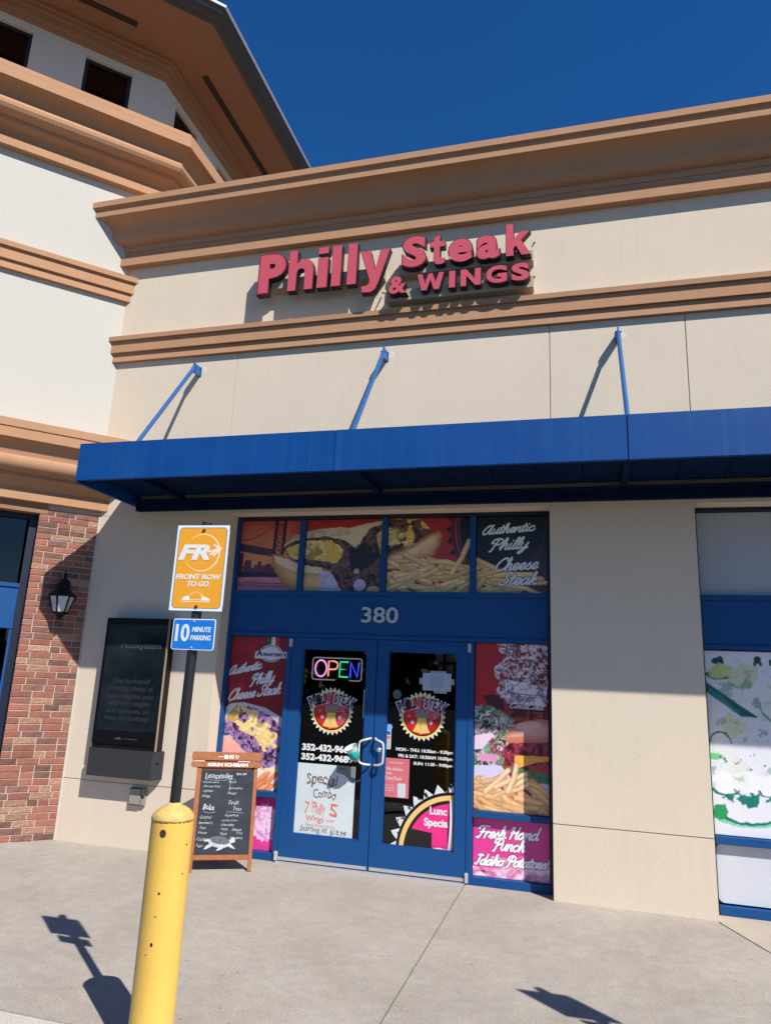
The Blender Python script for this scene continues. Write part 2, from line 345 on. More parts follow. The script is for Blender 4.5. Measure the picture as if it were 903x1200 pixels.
# ---------------------------------------------------------------- brush-script strokes
GL = {
 'a': (1.15, [[(.9,.85),(.6,1),(.2,.75),(.05,.35),(.3,0),(.65,.2),(.9,.85)], [(.95,1),(.82,.3),(.97,0),(1.2,.2)]]),
 'c': (.95, [[(.8,.8),(.55,1),(.15,.7),(.1,.25),(.4,0),(.75,.1),(1.0,.3)]]),
 'd': (1.15, [[(.9,.85),(.6,1),(.2,.75),(.05,.35),(.3,0),(.65,.2),(.9,.85)], [(1.0,1.95),(.85,.4),(.97,0),(1.2,.2)]]),
 'e': (.92, [[(.0,.2),(.5,.42),(.8,.75),(.6,1),(.25,.8),(.15,.35),(.4,0),(.7,.08),(.95,.3)]]),
 'h': (1.05, [[(0,.3),(.45,1.3),(.52,1.85),(.33,1.8),(.15,0)], [(.15,.1),(.4,.8),(.7,1),(.8,.8),(.7,.25),(.85,0),(1.1,.2)]]),
 'i': (.5, [[(.2,1),(.1,.3),(.25,0),(.5,.2)], [(.28,1.45),(.3,1.48)]]),
 'k': (.98, [[(0,.3),(.45,1.3),(.52,1.85),(.33,1.8),(.12,0)], [(.2,.4),(.6,.98),(.75,.8),(.3,.5)], [(.3,.5),(.6,.1),(.8,0),(1.0,.2)]]),
 'l': (.5, [[(0,.2),(.4,1.2),(.47,1.85),(.28,1.8),(.1,.3),(.25,0),(.5,.2)]]),
 'n': (1.0, [[(.15,1),(.05,0)], [(.08,.3),(.35,.85),(.65,1),(.75,.75),(.65,.25),(.8,0),(1.05,.2)]]),
 'o': (.95, [[(.55,1),(.15,.75),(.1,.25),(.4,0),(.75,.25),(.8,.75),(.55,1),(.75,.85),(1.0,.95)]]),
 'r': (.75, [[(.2,1),(.05,0)], [(.1,.4),(.4,.95),(.78,.92)]]),
 's': (.78, [[(0,.15),(.45,.98),(.5,.75),(.7,.3),(.45,0),(.1,.12)], [(.45,0),(.8,.2)]]),
 't': (.6, [[(.4,1.6),(.15,.3),(.3,0),(.6,.2)], [(-.05,1.1),(.65,1.15)]]),
 'u': (1.05, [[(.15,1),(.05,.3),(.3,0),(.6,.25),(.85,1)], [(.85,1),(.72,.3),(.87,0),(1.1,.2)]]),
 'y': (1.0, [[(.15,1),(.05,.4),(.3,.1),(.6,.3),(.85,1)], [(.85,1),(.6,-.3),(.3,-.8),(.05,-.7),(.3,-.3),(1.0,.2)]]),
 'A': (1.55, [[(1.2,1.5),(.8,1.8),(.3,1.3),(.05,.5),(.35,0),(.8,.3),(1.2,1.5)], [(1.3,1.85),(1.1,.5),(1.25,0),(1.55,.2)]]),
 'P': (1.3, [[(.3,1.2),(.0,1.2),(.15,1.75),(.8,1.95),(1.3,1.6),(1.2,1.05),(.55,.85)], [(.75,1.85),(.5,.8),(.3,-.1),(.1,-.2)]]),
 'C': (1.3, [[(1.3,1.5),(1.2,1.9),(.7,1.75),(.15,1.0),(.1,.3),(.5,-.05),(1.0,.15),(1.35,.4)]]),
 'S': (1.35, [[(1.4,1.5),(1.2,1.9),(.7,1.8),(.6,1.35),(.95,.9),(1.0,.4),(.5,0),(.05,.1),(.1,.5)]]),
 'F': (1.25, [[(0,1.5),(.3,1.9),(1.6,1.85)], [(.85,1.85),(.6,.6),(.3,0),(0,.1)], [(.4,.95),(1.05,1.0)]]),
 'H': (1.45, [[(.05,1.5),(.3,1.9),(.45,1.6),(.2,0)], [(1.3,1.9),(1.05,.4),(1.2,0),(1.45,.2)], [(.2,.95),(1.2,1.0)]]),
 'I': (.95, [[(.2,1.75),(.7,1.9),(1.05,1.75)], [(.7,1.88),(.5,.6),(.3,.05),(0,.15)]]),
 '!': (.5, [[(.3,1.8),(.15,.6)], [(.05,.05),(.07,.08)]]), ' ': (.6, []), "'": (.3, [[(.2,1.9),(.15,1.5)]]),
}
def smooth(pts, n=6):
    if len(pts) < 3: return pts
    P = [pts[0]]+pts+[pts[-1]]; o = []
    for i in range(1, len(P)-2):
        a, b, c, d = P[i-1], P[i], P[i+1], P[i+2]
        for k in range(n):
            t = k/n; o.append(tuple(.5*(2*b[j]+(c[j]-a[j])*t+(2*a[j]-5*b[j]+4*c[j]-d[j])*t*t+(3*b[j]-a[j]-3*c[j]+d[j])*t**3) for j in (0, 1)))
    return o+[pts[-1]]
def script(s, x0, x1, z0, xh, slope=0., shear=.35):
    """lines of a brush-script word from x0 to x1, x-height xh, baseline z0 rising by slope"""
    x = 0; out = []
    for ch in s:
        adv, st = GL[ch]; out += [[(x+px+shear*pz, pz) for px, pz in smooth(l)] for l in st]; x += adv
    xs = [p[0] for l in out for p in l]; a, b = min(xs), max(xs); k = (x1-x0)/(b-a)
    return [[(x0+(px-a)*k, z0+pz*xh+((px-a)*k)*slope) for px, pz in l] for l in out]

# ================================================================= GROUND
side = thing('sidewalk', (0, 0, 0), None, None); side['kind'] = 'structure'
YC = -3.245
def slab(poly, z=0., th=.1, m=CONC, name='slab', par=side, bev=.004):
    mb = MB().rings([[(x, y, z-th) for x, y in poly], [(x, y, z) for x, y in poly]])
    return obj(name, mb, m, par, bevel=bev)
J = .004
slab([(-9, YC+J), (.916-J, YC+J), (.909-J, .26), (-9, .26)])
slab([(.916+J, YC+J), (4.24-J, YC+J), (2.978-J, -.015), (2.978-J, .26), (.909+J, .26)])
slab([(4.24+J, YC+J), (7.2, YC+J), (7.2, .26), (2.986, .26), (2.986, -.015)], m=mat('pale_sidewalk_concrete', (.42, .36, .30), .92, var=.5, vscale=2.5, bump=.0018, bscale=220, spec=.2, fine=.12, fscale=120))
slab([(7.208, YC+J), (11, YC+J), (11, .26), (7.208, .26)])
obj('joint_filler', MB().box(-9, 11, YC+.02, .27, -.1, -.012), JOINT, side)
cb = thing('curb', (0, YC, 0), None, None); cb['kind'] = 'structure'
for a, b in ((-9, -4.2), (-4.194, -.6), (-.594, 3.0), (3.006, 6.6), (6.606, 11)):
    obj('curb_stone', MB().rings([[(x, YC-.006, -.3), (x, YC-.006, 0.0), (x, YC-.40, 0.0), (x, YC-.43, -.02), (x, YC-.44, -.3)] for x in (a, b)]), CURB, cb)
g = MB().add([(-150, -150, -.15), (150, -150, -.15), (150, 150, -.15), (-150, 150, -.15)], [(0, 1, 2, 3)])
obj('parking_lot', g, ASPH, kind='structure')
for k in range(-4, 6):
    o = obj('parking_line', MB().box(k*2.75+.4, k*2.75+.5, -9.6, -4.3, -.149, -.146), WPRINT, kind='structure')

# ================================================================= SHOP BUILDING
shop = thing('shop_building', (0, .3, 0), 'tan stucco shop building with orange-tan cornice and blue framed storefront numbered 380', 'building')
XS = -3.417
Z1 = 3.46
def panel(x0, x1, z0, z1): obj('stucco_panel', MB().box(x0, x1, 0, .24, z0, z1), TAN, shop, bevel=.003)
g_ = .0035
panel(-3.6, -1.69, -.02, .611-g_); panel(-3.6, -1.69, .611+g_, Z1)
panel(1.70, 2.992, -.02, .611-g_); panel(1.70, 2.992, .611+g_, Z1)
panel(6.7, 8, -.02, Z1)
for a, b in ((-3.6, -1.795), (-1.795, 1.717), (1.717, 3.004), (3.004, 6.7), (6.7, 11)): panel(a+(g_ if a > 0 else .0012)*(a > -3), b-(g_ if b > 0 else .0012), Z1, 5.50)
panel(-3.6, 11, 5.502, 7.30)
bk = MB(); bk.box(-3.6, -1.70, .007, .28, -.02, Z1); bk.box(1.71, 2.98, .007, .28, -.02, Z1); bk.box(-3.6, 11, .007, .28, Z1+.005, 7.2)
obj('wall_backing', bk, mat('joint_stucco', (.42, .35, .27), .9), shop)  # backing in the joint colour, darker than the panels
def sweepx(name, prof, x1=11, m=TRIM, off=0.):
    # left end mitred against the 45 degree tower wall
    r0 = [(XS-q-.04+off, -q, z) for q, z in prof]; r1 = [(x1, -q, z) for q, z in prof]
    return obj(name, MB().rings([r0, r1]), m, shop, smooth='auto')
cove = [(.370,7.325),(.350,7.318),(.350,7.212),(.330,7.210),(.303,7.203),(.268,7.185),(.235,7.157),(.208,7.118),(.195,7.075),(.188,7.025),(.172,6.985),(.148,6.958),(.115,6.938),(.080,6.930),(.080,6.905),(.075,6.865),(.062,6.860),(.060,6.775),(.092,6.768),(.092,6.662),(-.02,6.660)]
sweepx('cornice', [(-.02,7.36),(.345,7.36),(.370,7.345)]+cove)
sweepx('cornice_coping', [(-.30,7.412),(.382,7.409),(.382,7.332),(.362,7.329),(.350,7.362),(-.30,7.362)])
sweepx('band_moulding', [(-.02,5.692),(.096,5.690),(.094,5.635),(.064,5.633),(.068,5.487),(.036,5.485),(.045,5.374),(-.02,5.372)])
rf = MB().box(-3.6, 11, .28, 14, 6.9, 7.0); obj('flat_roof', rf, GREY, shop)
# interior box
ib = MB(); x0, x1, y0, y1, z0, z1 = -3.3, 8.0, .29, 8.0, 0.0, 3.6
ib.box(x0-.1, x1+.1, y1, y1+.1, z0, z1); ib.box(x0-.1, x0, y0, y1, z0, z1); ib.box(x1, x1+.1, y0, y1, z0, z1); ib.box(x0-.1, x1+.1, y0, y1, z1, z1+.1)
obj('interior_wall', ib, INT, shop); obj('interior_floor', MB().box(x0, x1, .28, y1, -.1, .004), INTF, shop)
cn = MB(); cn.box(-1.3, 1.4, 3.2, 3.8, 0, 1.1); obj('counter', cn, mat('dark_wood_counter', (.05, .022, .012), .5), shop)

FY0, FY1 = .1795, .275; GY = .235
def member(name, x0, x1, z0, z1, y0=FY0, y1=FY1, m=FRM, par=None, bev=.003): return obj(name, MB().box(x0, x1, y0, y1, z0, z1), m, par or shop, bevel=bev)
def storefront(cx, left, right, posts, door):
    mj = WFRM
    member('frame_jamb', left, left+.035, 0, Z1-.001, m=FRM if door else mj); member('frame_jamb', right-.035, right, 0, Z1-.001, m=mj)
    l, r = left+.035, right-.035
    member('frame_head', l, r, 3.425, Z1-.001, m=mj); member('frame_rail', l, r, 2.595, 2.645); member('frame_rail', l, r, 2.16, 2.20)
    member('spandrel_panel', l, r, 2.20, 2.595, y0=FY0+.012)
    xs = [l]+posts+[r]
    for p in posts: member('frame_mullion', p-.029, p+.029, 2.645, 3.425)
storefront(0, -1.69, 1.70, [-.908, .010, .938], True)
member('frame_jamb', -.985, -.932, 0, 2.16); member('frame_jamb', .914, .967, 0, 2.16)
for l, r, s1 in ((-1.655, -.985, 1), (.967, 1.665, 1)):
    member('frame_sill', l, r, 0, .07); member('frame_rail', l, r, .572, .628)
    obj('window_pane', MB().box(l, r, GY, GY+.006, .628, 2.16), GLASS, shop); obj('window_pane', MB().box(l, r, GY, GY+.006, .07, .572), GLASS, shop)
for l, r in ((-1.655, -.937), (-.879, -.019), (.039, .909), (.967, 1.665)): obj('transom_pane', MB().box(l, r, GY, GY+.006, 2.645, 3.425), GLASS, shop)
obj('door_threshold', MB().rings([[(x, .13, 0.0), (x, .15, .012), (x, .27, .012), (x, .27, 0.0)] for x in (-.93, .912)]), ALU, shop)
# doors: children of the building with their own sub-parts
def door(x0, x1, gx0, gx1, z0, z1, hinge):
    zt, zb = 2.155, .022; y0, y1 = FY0+.006, .24
    d = MB(); d.box(x0, gx0, y0, y1, zb, zt); d.box(gx1, x1, y0, y1, zb, zt); d.box(gx0, gx1, y0, y1, z1, zt); d.box(gx0, gx1, y0, y1, zb, z0)
    D = obj('door', d, FRM, shop, label=None)
    bd = MB()
    for a, b, c, e in ((gx0, gx0+.012, z0, z1), (gx1-.012, gx1, z0, z1), (gx0+.012, gx1-.012, z0, z0+.012), (gx0+.012, gx1-.012, z1-.012, z1)): bd.box(a, b, y0+.012, y1-.012, c, e)
    obj('glazing_bead', bd, FRM, D)
    obj('door_glass', MB().box(gx0, gx1, .222, .228, z0, z1), GLASS, D)
    s = -1 if hinge == 'l' else 1
    obj('door_sweep', MB().box(x0+.01, x1-.01, y0-.012, y0-.002, zb, .05), ALU, D)
    hx = x0-.012 if s < 0 else x1+.012
    for z in (2.06, .012): obj('pivot_hinge', MB().box(hx-.016, hx+.016, y0-.03, y0+.01, z, z+.085), LGREY, D, bevel=.006)
    # pull handle
    hx = x1-.022 if s < 0 else x0+.022; dx = s*.095
    Y = y0
    pts = [(hx, Y, 1.205), (hx, Y-.03, 1.203), (hx+dx*.3, Y-.062, 1.195), (hx+dx*.75, Y-.07, 1.18), (hx+dx, Y-.07, 1.15), (hx+dx, Y-.07, 1.02), (hx+dx*.93, Y-.07, .985), (hx+dx*.6, Y-.066, .968), (hx+dx*.2, Y-.05, .962), (hx, Y-.03, .960), (hx, Y, .958)]
    obj('pull_handle', MB().tube([(a, c, b) for (a, b), c in zip(smooth([(p[0], p[2]) for p in pts], 3), np.interp(np.linspace(0, 10, 31), range(11), [p[1] for p in pts]))], .0105, 12), mat('pale_handle_enamel', (.60, .57, .58), .35), D, smooth=True)
    obj('push_bar', MB().box(gx0+.02, gx1-.02, .245, .275, 1.178, 1.20), LGREY, D, bevel=.003)
    return D
dl = door(-.930, -.012, -.807, -.112, .262, 2.05, 'l'); dr = door(-.004, .912, .106, .803, .250, 2.05, 'r')
lk = MB().lathe([(.022, 0), (.022, .006), (.015, .012), (.004, .014)], n=20); lk.xf(Matrix.Translation((.052, FY0+.006, 1.10)) @ Matrix.Rotation(math.pi/2, 4, 'X')); obj('lock_cylinder', lk, ALU, dr, smooth='auto')
# number
nm = fit(text_mesh('380', .012, .012), -.193, .193, 2.325, 2.485, y=FY0+.006); obj('street_number', nm, mat('number_grey_vinyl', (.50, .51, .53), .5), shop)
# right-hand shop front
storefront(0, 2.992, 6.70, [4.85], False)
member('frame_rail', 3.027, 6.665, .545, .605); member('frame_sill', 3.027, 6.665, 0, .07); member('frame_mullion', 4.82, 4.88, .07, 2.16)
for z0, z1 in ((.07, .545), (.605, 2.16), (2.645, 3.425)):
    for a, b in ((3.027, 4.82), (4.88, 6.665)): obj('window_pane', MB().box(a, b, GY, GY+.006, z0, z1), DGLASS, shop)
obj('downlight_conduit', MB().box(2.60, 2.63, -.0, .0, 0, 0), GREY, shop) if False else None

# ================================================================= CORNER TOWER
A0 = 1.95*(1+math.sqrt(2)); TC = 1.68
def Wf(k, t, q, z):
    """face k of the octagon (0 = the 45 degree wing), t to its left, q out, z up"""
    ph = math.radians(-45+45*k); n = (math.cos(ph), math.sin(ph)); u = (n[1], -n[0])
    return (OX+n[0]*(A0+q)+u[0]*(t-TC), OY+n[1]*(A0+q)+u[1]*(t-TC), z)
OX = XS-S*TC-S*A0; OY = -S*TC+S*A0
tower = thing('corner_tower_building', (OX, OY, 0), 'octagonal corner tower with white stucco, brick pier and wide brown eaves, left of the shop', 'building')
def octring(q, z): 
    r = (A0+q)/math.cos(math.pi/8); return [(OX+r*math.cos(math.radians(22.5+45*k)), OY+r*math.sin(math.radians(22.5+45*k)), z) for k in range(8)]
def octsweep(name, prof, m): 
    return obj(name, MB().rings([octring(q, z) for q, z in prof], cap=False), m, tower, smooth=False, fixn=False)
def wbox(mb, k, t0, t1, q0, q1, z0, z1):
    return mb.hexa([Wf(k, t0, q0, z0), Wf(k, t1, q0, z0), Wf(k, t1, q1, z0), Wf(k, t0, q1, z0), Wf(k, t0, q0, z1), Wf(k, t1, q0, z1), Wf(k, t1, q1, z1), Wf(k, t0, q1, z1)])
TL_, TR_ = TC+1.95, TC-1.95
obj('stucco_wall', MB().rings([octring(0, 3.45), octring(0, 8.3)], cap=False), WHITE, tower)
octsweep('upper_cornice', [(-.6,8.568),(.425,8.566),(.425,8.503),(.385,8.501),(.385,8.482),(.450,8.480),(.450,8.362),(.398,8.356),(.345,8.33),(.300,8.29),(.268,8.24),(.255,8.21),(.278,8.207),(.302,8.19),(.315,8.155),(.312,8.11),(.29,8.07),(.255,8.045),(.215,8.035),(.178,8.032),(.180,7.982),(.15,7.965),(.085,7.93),(.045,7.88),(.040,7.838),(.088,7.834),(.088,7.735),(-.02,7.730)], TRIM)
def wsweep(name, prof, m=TRIM):
    r0 = [Wf(0, -q-.06, q, z) for q, z in prof]; r1 = [Wf(0, TL_+q*.414, q, z) for q, z in prof]
    obj(name, MB().rings([r0, r1]), m, tower, smooth='auto')
wsweep('band_moulding', [(-.02,6.515),(.10,6.513),(.098,6.450),(.066,6.448),(.070,6.303),(.040,6.301),(.048,6.195),(-.02,6.193)])
wsweep('lower_cornice', [(-.02,4.325),(.40,4.318),(.40,4.232),(.385,4.230),(.385,4.216),(.405,4.214),(.405,4.112),(.372,4.107),(.34,4.078),(.316,4.03),(.30,3.98),(.295,3.948),(.318,3.940),(.335,3.915),(.335,3.868),(.32,3.832),(.29,3.80),(.25,3.785),(.212,3.780),(.215,3.742),(.185,3.725),(.12,3.66),(.108,3.635),(.112,3.632),(.112,3.512),(.03,3.505),(-.02,3.505)])
# brick pier: one object per brick
pier = obj('brick_pier', wbox(MB(), 0, -.3, .572, -.25, .043, -.02, 3.52), MORT, tower)
BR = [mat('red_brick', (.30, .115, .076), .9, var=.6, vscale=12, bump=.003, bscale=70, perobj=.22, fine=.2, fscale=60, col2=(.23, .085, .058)),
      mat('brown_brick', (.22, .105, .08), .9, var=.7, vscale=14, bump=.003, bscale=70, perobj=.25, fine=.2, fscale=60, col2=(.10, .05, .04)),
      mat('buff_flecked_brick', (.30, .13, .09), .9, var=.75, vscale=34, bump=.004, bscale=60, perobj=.2, fine=.2, fscale=60, col2=(.44, .33, .21))]
rb = random.Random(3); cz = .0677; ncourse = int(3.50/cz)
def brickmesh(wd, mi, sd):
    r = random.Random(sd); h = cz-.0095; mb = MB()
    j = lambda: r.uniform(-.0016, .0016)
    lo = [(0+j(), 0, 0+j()), (wd+j(), 0, j()), (wd+j(), .03, 0), (0, .03, 0)]
    # t runs left; local x = to the right seen from outside, y = depth inwards
    hi = [(j(), 0, h+j()), (wd+j(), 0, h+j()), (wd, .03, h), (0, .03, h)]
    mb.hexa(lo+hi)
    me = bpy.data.meshes.new('brick'); me.from_pydata(mb.v, [], mb.f); bm = bmesh.new(); bm.from_mesh(me); bmesh.ops.recalc_face_normals(bm, faces=bm.faces)
    fr = [e for e in bm.edges if all(v.co.y < .01 for v in e.verts)]; bmesh.ops.bevel(bm, geom=fr, offset=.0025, segments=1, affect='EDGES'); bm.to_mesh(me); bm.free()
    me.materials.append(BR[mi]); return me
meshes = {}
def place_brick(t1, wd, z):
    mi = rb.choices((0, 1, 2), (.60, .24, .16))[0]; key = (round(wd, 3), mi, rb.randint(0, 2))
    if key not in meshes: meshes[key] = brickmesh(wd, mi, hash(key) % 1000)
    o = bpy.data.objects.new('brick', meshes[key]); COL.objects.link(o)
    o.parent = pier
    p = Wf(0, t1, .05+rb.uniform(-.0015, .002), z); o.location = p; o.rotation_euler = (0, 0, math.radians(45))
for i in range(ncourse):
    z = .006+i*cz; T = .579; j = .0095
    ws = rb.choice([[.2, .2, .21], [.0955, .2, .2, .105], [.155, .2, .245], [.0955, .2, .0955, .0955, .1], [.2, .12, .15, .13], [.12, .2, .2, .09]] if i > 0 else [[.2, .2, .21]])
    t = T
    for w_ in ws: place_brick(t, w_, z); t -= w_+j
obj('sealant_bead', MB().tube([(XS+.0705-.008, -.004, 0), (XS+.0705-.008, -.004, 3.5)], .009, 8), WHITE, tower)
# glazed bay left of the pier, then another pier
wb = MB(); wbox(wb, 0, 2.9, TL_, -.25, .045, -.02, 3.52); obj('far_brick_pier', wb, BR[0], tower)
for a, b, c, d, nm_, mm in ((.56, .66, 0, 3.40, 'frame_jamb', WFRM), (2.84, 2.92, 0, 3.40, 'frame_jamb', FRM), (.66, 2.84, 3.34, 3.40, 'frame_head', WFRM), (.66, 2.84, 2.575, 2.62, 'frame_rail', FRM), (.66, 2.84, 2.13, 2.175, 'frame_rail', FRM), (.66, 2.84, 0, .07, 'frame_sill', FRM), (1.70, 1.76, .07, 2.13, 'frame_mullion', FRM)):
    obj(nm_, wbox(MB(), 0, a, b, -.17, -.08, c, d), mm, tower, bevel=.002)
obj('frame_jamb', wbox(MB(), 0, .66, .685, -.165, -.09, .07, 2.13), FRM, tower)
obj('spandrel_panel', wbox(MB(), 0, .66, 2.84, -.15, -.095, 2.175, 2.575), FRM, tower)
obj('frame_soffit', wbox(MB(), 0, .5, 2.95, -.25, .05, 3.40, 3.52), EAVE, tower)
for a, b, c, d in ((.685, 2.84, 2.62, 3.34), (.685, 1.70, .07, 2.13), (1.76, 2.84, .07, 2.13)): obj('window_pane', wbox(MB(), 0, a, b, -.13, -.122, c, d), DGLASS, tower)
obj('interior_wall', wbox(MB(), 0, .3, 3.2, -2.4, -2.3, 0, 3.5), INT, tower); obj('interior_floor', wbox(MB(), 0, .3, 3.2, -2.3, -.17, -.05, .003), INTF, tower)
obj('poster_panel', wbox(MB(), 0, .80, 1.35, -.16, -.155, .55, 1.95), mat('cyan_poster_print', (.01, .28, .60), .5, var=.6, vscale=4, col2=(.0, .12, .35)), tower)
for k in (-1, 1, 2, 3, 4, 5, 6): 
    wb = MB(); wbox(wb, k, TR_-.0, TL_+.0, -.2, -.01, -.02, 3.52) if k != 1 else wbox(wb, k, TR_, TL_-.35, -.2, -.01, -.02, 3.52); obj('base_wall', wb, TAN, tower)
# clerestory
QU = -.34; UZ0, UZ1 = 8.45, 10.20; wz0, wz1 = 8.93, 9.765
tr_, tl_ = TC-1.95-.414*QU, TC+1.95+.414*QU
def cler(k, offs):
    wb = MB(); e = sorted(offs); b0 = tr_
    wbox(wb, k, tr_, tl_, QU-.2, QU, UZ0, wz0); wbox(wb, k, tr_, tl_, QU-.2, QU, wz1, UZ1)
    for o in e:
        wbox(wb, k, b0, o, QU-.2, QU, wz0, wz1); b0 = o+.60
    wbox(wb, k, b0, tl_, QU-.2, QU, wz0, wz1)
    obj('clerestory_wall', wb, WHITE, tower)
    for o in e:
        F = MB(); a, b = o, o+.60
        for t0, t1, z0, z1 in ((a, a+.045, wz0, wz1), (b-.045, b, wz0, wz1), (a+.045, b-.045, wz1-.045, wz1), (a+.045, b-.045, wz0, wz0+.045)): wbox(F, k, t0, t1, QU-.10, QU-.05, z0, z1)
        f = obj('window', F, WFRM, tower); obj('pane', wbox(MB(), k, a+.045, b-.045, QU-.08, QU-.075, wz0+.045, wz1-.045), DGLASS, f)
cler(0, [.291, 1.535, 2.755])
tcorner = TL_+.414*QU
cler(1, [tcorner-.33-.60, tcorner-.33-1.83, tcorner-.33-3.06])
for k in (-1, 2, 3, 4, 5, 6): cler(k, [.38, 1.5, 2.62])
octsweep('eave_moulding', [(-.36,9.870),(-.318,9.876),(-.310,9.945),(-.290,9.955),(-.285,10.06),(-.258,10.07),(-.252,10.13),(-.235,10.14),(-.228,10.197)], EAVE)
octsweep('soffit', [(-.5,10.195),(.63,10.195)], EAVE)
octsweep('gutter', [(.61,10.194),(.628,10.175),(.66,10.175),(.685,10.20),(.735,10.235),(.775,10.275),(.787,10.315),(.805,10.325),(.805,10.332),(.74,10.332)], BRNZ)
octsweep('drip_edge', [(.77,10.336),(.826,10.336),(.832,10.366),(.79,10.379)], ALU)
octsweep('roof', [(.79,10.36),(.79,10.374),(-4.69,13.0)], SHIN)
for k, t0, t1 in ((0, .36, 3.0), (1, .5, 3.17)):
    v = MB(); wbox(v, k, t0, t1, .030, .125, 10.186, 10.192); F = obj('soffit_vent', v, mat('dark_vent_mesh', (.03, .022, .016), .8), tower)

# ================================================================= AWNING
aw = thing('awning', (0, 0, 3.58), 'long flat blue metal awning hung on rods over the storefront', 'awning')
AX0, AX1, AD = -2.885, 7.4, 1.045; AZ0, AZ1 = 3.571, 3.960
for a, b in ((AX0, -.1525), (-.1505, 2.3685), (2.3705, 4.88), (4.884, AX1)): obj('fascia_panel', MB().box(a, b, -AD, -AD+.03, AZ0, AZ1), AWN, aw, bevel=.004)
obj('fascia_cover_strip', MB().box(2.366, 2.373, -AD-.003, -AD-.0005, AZ0+.01, AZ1-.01), AWND, aw)
obj('side_channel', MB().box(AX0, AX0+.04, -AD+.03, -.0, AZ0-.02, AZ1), AWN, aw, bevel=.003)
obj('side_channel', MB().box(AX1-.04, AX1, -AD+.03, -.0, AZ0, AZ1), AWN, aw)
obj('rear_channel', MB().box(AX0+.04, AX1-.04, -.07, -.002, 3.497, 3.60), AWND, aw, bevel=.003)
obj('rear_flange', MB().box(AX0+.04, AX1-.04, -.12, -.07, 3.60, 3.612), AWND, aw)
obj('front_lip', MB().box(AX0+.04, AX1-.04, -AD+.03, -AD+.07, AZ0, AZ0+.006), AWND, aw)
obj('added_sun_block', MB().box(AX0+.04, AX1-.04, -AD+.03, -.002, 3.70, 3.712), AWND, aw)  # unseen sheet added to stop sunlight through the deck gaps
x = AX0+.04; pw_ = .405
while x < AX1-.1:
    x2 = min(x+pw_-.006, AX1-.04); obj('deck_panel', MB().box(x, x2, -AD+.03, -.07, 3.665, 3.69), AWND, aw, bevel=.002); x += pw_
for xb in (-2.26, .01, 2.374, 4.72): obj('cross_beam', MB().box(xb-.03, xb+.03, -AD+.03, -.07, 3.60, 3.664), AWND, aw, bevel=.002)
BLS = mat('light_blue_rod_paint', (.012, .10, .30), .35)
for xs_ in (-2.262, .0, 2.376, 4.73):
    r = obj('hanger_rod', MB().tube([(xs_, -.13, 5.17), (xs_, -AD+.05, AZ1-.01)], .0215, 10), BLS, aw, smooth='auto')
    br = MB().rings([[(xs_+s*.007, -.002, 5.225), (xs_+s*.007, -.145, 5.225), (xs_+s*.007, -.165, 5.12), (xs_+s*.007, -.13, 5.10), (xs_+s*.007, -.002, 5.115)] for s in (-1, 1)])
    br.box(xs_-.02, xs_+.02, -.006, -.0005, 5.11, 5.23)
    obj('wall_bracket', br, BLS, r); 
    bt = MB().tube([(xs_-.03, -.13, 5.17), (xs_+.03, -.13, 5.17)], .012, 8); obj('bolt', bt, BLS, r)
    obj('paint_patch', MB().lathe([(.045, 0), (.04, .0015)], n=14).xf(Matrix.Translation((xs_+.035, -.0, 5.185)) @ Matrix.Rotation(math.pi/2, 4, 'X')), mat('white_patch_paint', (.70, .62, .50), .9), r)

# ================================================================= CHANNEL LETTER SIGN
sg = thing('channel_letter_sign', (0, 0, 6.1), 'raised pink Philly Steak & WINGS letters on the stucco between the two mouldings', 'sign')
LT = [('P',-1.524,-1.179,5.972,6.484),('h',-1.152,-.847,5.972,6.484),('i',-.799,-.675,5.972,6.484),('l',-.631,-.518,5.972,6.484),('l',-.446,-.336,5.972,6.484),('y',-.300,.042,5.850,6.366),
      ('S',.173,.450,6.092,6.482),('t',.483,.651,6.095,6.460),('e',.682,.950,6.090,6.380),('a',.981,1.233,6.090,6.380),('k',1.291,1.550,6.095,6.474),
      ('&',.035,.246,5.797,6.012),('W',.354,.646,5.802,6.002),('I',.697,.768,5.802,6.002),('N',.820,1.037,5.802,6.002),('G',1.084,1.310,5.797,6.007),('S',1.347,1.538,5.797,6.007)]
PG = dict(
 l=[[(0,0),(0,1),(1,1),(1,0)]], I=[[(0,0),(0,1),(1,1),(1,0)]], i=[[(0,0),(0,.745),(1,.745),(1,0)], [(0,.83),(0,1),(1,1),(1,.83)]],
 W=[[(0,1),(.2,1),(.3,.42),(.42,1),(.58,1),(.70,.42),(.80,1),(1,1),(.83,0),(.63,0),(.5,.6),(.37,0),(.17,0)]],
 N=[[(0,0),(0,1),(.30,1),(.70,.40),(.70,1),(1,1),(1,0),(.71,0),(.30,.60),(.30,0)]],
 k=[[(0,0),(0,1),(.32,1),(.32,.52),(.58,.74),(.98,.74),(.62,.46),(1,0),(.62,0),(.40,.30),(.32,.23),(.32,0)]],
 y=[[(0,1),(.34,1),(.52,.52),(.67,1),(1,1),(.64,.20),(.55,.06),(.42,0),(.10,.01),(.08,.17),(.24,.165),(.33,.21),(.345,.29)]],
 t=[[(.25,.90),(.66,1),(.66,.77),(.98,.77),(.98,.58),(.66,.58),(.66,.30),(.70,.22),(.80,.195),(.97,.215),(1,.04),(.80,0),(.50,0),(.32,.06),(.25,.22),(.25,.58),(0,.58),(0,.77),(.25,.77)]],
 h=[[(0,0),(0,1),(.34,1),(.34,.67),(.45,.74),(.62,.77),(.80,.745),(.94,.66),(1,.50),(1,0),(.66,0),(.66,.42),(.63,.50),(.52,.535),(.40,.51),(.34,.42),(.34,0)]])
